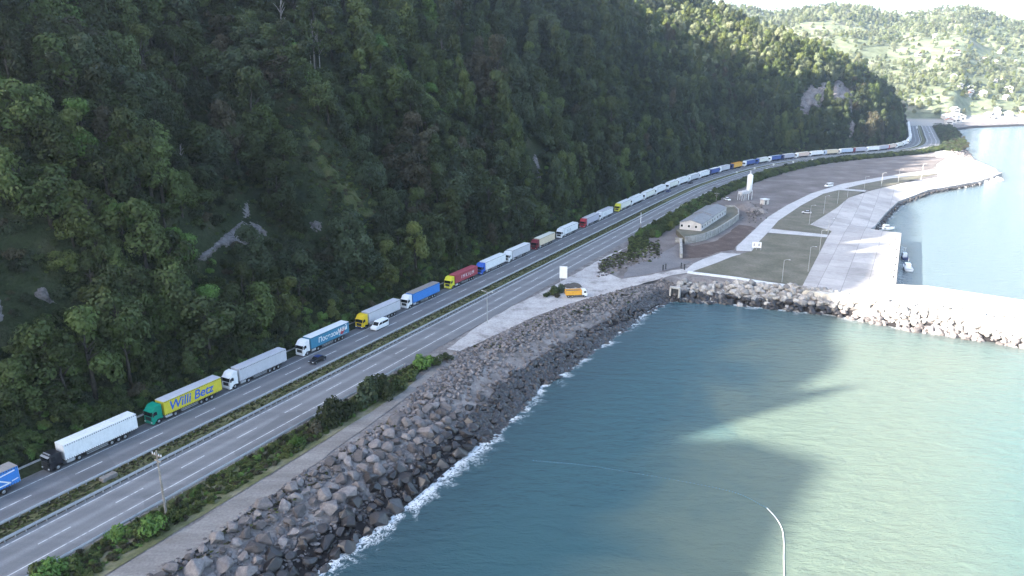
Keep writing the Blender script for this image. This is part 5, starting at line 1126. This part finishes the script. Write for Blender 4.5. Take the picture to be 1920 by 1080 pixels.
for k in range(260):
    u_ = rnd.uniform(1180, 1215); v_ = rnd.uniform(448, 476) - (u_ - 1180) * .3; a, bq = G(u_, v_); rows.append((float(a), float(bq), 0, rnd.uniform(.4, 1.1), rnd.choice([2, 2, 3, 0]), rnd.uniform(.8, 1.3)))
mass('verge_weeds', rows)
rows = []
for k in range(3600):
    s_ = -8 + 330 * rnd.random() ** 1.3; a, bq = off(s_, rnd.uniform(6.4, 9.8)); rows.append((float(a), float(bq), .03, rnd.uniform(.14, .34), rnd.choice([2, 3, 3, 4, 4]), .8))
mass('median_grass', rows)

# ------------------------------------------------------------------ far shore and hills
AZ = np.radians(np.arange(12, 62, .35)); RR = np.concatenate([np.arange(960, 1500, 22.), np.arange(1500, 2900, 45.)])
def ray_el(u, v):
    d = RC.T @ np.array([(u - 960) / FOCAL, (v - 540) / FOCAL, 1.0]); return math.atan2(d[0], d[1]), d[2] / math.hypot(d[0], d[1])
RID = np.array([ray_el(u, v) for u, v in [(1190, 14), (1300, 10), (1400, 14), (1440, 26), (1500, 18), (1560, 10), (1620, 15), (1680, 29), (1740, 25), (1795, 16), (1825, 16), (1870, 31), (1920, 46), (2050, 66), (2300, 60)]])
def far_z(az, r):
    x_, y_ = np.sin(az) * r, np.cos(az) * r; r0 = np.interp(az, np.radians([12, 30.6, 31.5, 34.5, 38, 62]), [940, 1040, 1140, 1205, 1210, 1230])
    rid = 2250 + 160 * fbm(az * 9, az * 0 + 3.3, 2); top = CAM_H + rid * np.interp(az, RID[:, 0], RID[:, 1]); t_ = np.clip((r - r0 - 110) / (rid - r0 - 110), 0, 1.35)
    prof = np.where(t_ <= 1, t_ ** .9, 1 - (t_ - 1) * .9); bmp_ = fbm(x_ / 260., y_ / 260., 5) * 55 * np.clip(t_ * 1.6, 0, 1) * np.clip((1 - t_) * 3, 0, 1)
    zz_ = .8 + (top - 2) * prof + bmp_ * .9; shore = smooth(0, 28, r - r0); return np.where(r < r0 + 110, -7 + 8.2 * shore, np.maximum(zz_, .9)), r0
A2, R2 = np.meshgrid(AZ, RR, indexing='ij'); Z2, R0 = far_z(A2, R2); V = np.stack([np.sin(A2) * R2, np.cos(A2) * R2, Z2], -1).reshape(-1, 3); ii = np.arange(A2.size).reshape(A2.shape)
F = np.stack([ii[:-1, :-1], ii[:-1, 1:], ii[1:, 1:], ii[1:, :-1]], -1).reshape(-1, 4)
m, t, b = new_mat('far_hillside'); p = pos(t)
c = ramp(t, noise(t, .012, 5, .65, p, .8), [(.34, (.085, .1, .062)), (.47, (.12, .138, .085)), (.56, (.15, .165, .105)), (.68, (.185, .172, .135))])
vo = N(t, 'ShaderNodeTexVoronoi'); vo.inputs['Scale'].default_value = .022; t.links.new(p, vo.inputs['Vector']); bw_ = N(t, 'ShaderNodeRGBToBW'); t.links.new(vo.outputs['Color'], bw_.inputs[0]); c = mixc(t, .35, c, bw_.outputs[0], 'SOFT_LIGHT')
c = mixc(t, .5, c, ramp(t, noise(t, .09, 4, .7, p), [(.3, .22), (.7, .85)]), 'OVERLAY')
zz = N(t, 'ShaderNodeSeparateXYZ'); t.links.new(p, zz.inputs[0]); c = mixc(t, lin(zz.outputs[2], 5.0, 2.4), c, (.3, .285, .26))
t.links.new(c, b.inputs['Base Color']); b.inputs['Roughness'].default_value = .95; b.inputs['Specular IOR Level'].default_value = .1; M['farhill'] = m
tag(put('hills', mesh_np('hills', V, F, (m,), True)), kind='structure')
nt_ = 10500; az_ = RS.uniform(math.radians(11), math.radians(44), nt_); rr_ = 1170 + 1120 * RS.rand(nt_) ** .85; fx, fy = np.sin(az_) * rr_, np.cos(az_) * rr_; fz, _ = far_z(az_, rr_)
keep = fbm(fx / 120., fy / 120., 3) + RS.normal(scale=.3, size=nt_) + np.clip((rr_ - 1900) / 600, 0, .5) + np.where(rr_ < 1400, .22, 0) > .02; keep &= fz > 2.0
rr2 = RS.uniform(2.2, 4.4, keep.sum()) * np.where(rr_[keep] > 1900, 1.3, 1); scatter('far_forest', np.stack([fx, fy, fz - .5], -1)[keep], rr2, [CI[(int(RS.choice([0, 1, 2, 3])), int(RS.choice([6, 6, 3, 6])))] for k in rr2], CSRC)  # leaf tones lightened to carry the distance haze
HW = MB().box(-5, 5, -4, 4, -3, 6).mesh('wall', M['wallw']); HR = MB().prism([(-5.6, 5.9), (0, 8.6), (5.6, 5.9), (5.6, 6.2), (0, 9.0), (-5.6, 6.2)], -4.5, 4.5).mesh('roof', M['white'])
M['tile'] = ground_mat('roof_tile', [(.3, (.3, .14, .1)), (.7, (.42, .22, .16))], .5, 2); HWN = MB().box(-3.6, 3.6, -4.06, -4.003, 1.4, 2.9).mesh('window_band', M['glass'])
def house(x_, y_, z_, th, sc, red, label, group):
    r = empty('house', (x_, y_, z_), th); tag(r, label, 'house', group); k = put('wall', HW, r, scl=(sc, sc, sc)); put('window_band', HWN, r, scl=(sc, sc, sc)); put('roof', HR, r, scl=(sc, sc, sc), mat=M['tile'] if red else None)
for k in range(30):
    az0 = math.radians(rnd.uniform(28, 37)); r1 = rnd.uniform(1300, 2000); zz_ = float(far_z(np.array(az0), np.array(r1))[0]); red = rnd.random() < .35
    house(math.sin(az0) * r1, math.cos(az0) * r1, zz_, rnd.uniform(-.6, .6), rnd.uniform(.6, 1.0), red, ('small red-roofed white house' if red else 'small white house') + ' scattered on the sunlit far hillside', 'houses on the far hillside')
for k in range(24):
    az0 = math.radians(rnd.uniform(30.2, 37.0)); r0_ = float(far_z(np.array(az0), np.array(1100.))[1]); r1 = r0_ + rnd.uniform(45, 150); zz_ = float(far_z(np.array(az0), np.array(r1))[0]); red = rnd.random() < .2
    house(math.sin(az0) * r1, math.cos(az0) * r1, max(zz_, .8), rnd.uniform(-.5, .5), rnd.uniform(.55, 1.1), red, ('red-roofed building' if red else 'pale building') + ' in the bright strip of town along the far shore', 'buildings along the far shore')
# ------------------------------------------------------------------ haze: air between the camera and the far hills
m = bpy.data.materials.new('haze'); m.use_nodes = True; t = m.node_tree; t.nodes.clear(); out = N(t, 'ShaderNodeOutputMaterial'); pv = N(t, 'ShaderNodeVolumePrincipled')
pv.inputs['Color'].default_value = (.64, .79, 1.0, 1); pv.inputs['Density'].default_value = HAZE; pv.inputs['Anisotropy'].default_value = .6; t.links.new(pv.outputs[0], out.inputs['Volume'])
HB = MB().box(-1300, 3100, -900, 3100, SEA - 9.5, 460).mesh('haze', m)
if HAZE > 0: tag(put('haze', HB), kind='stuff')
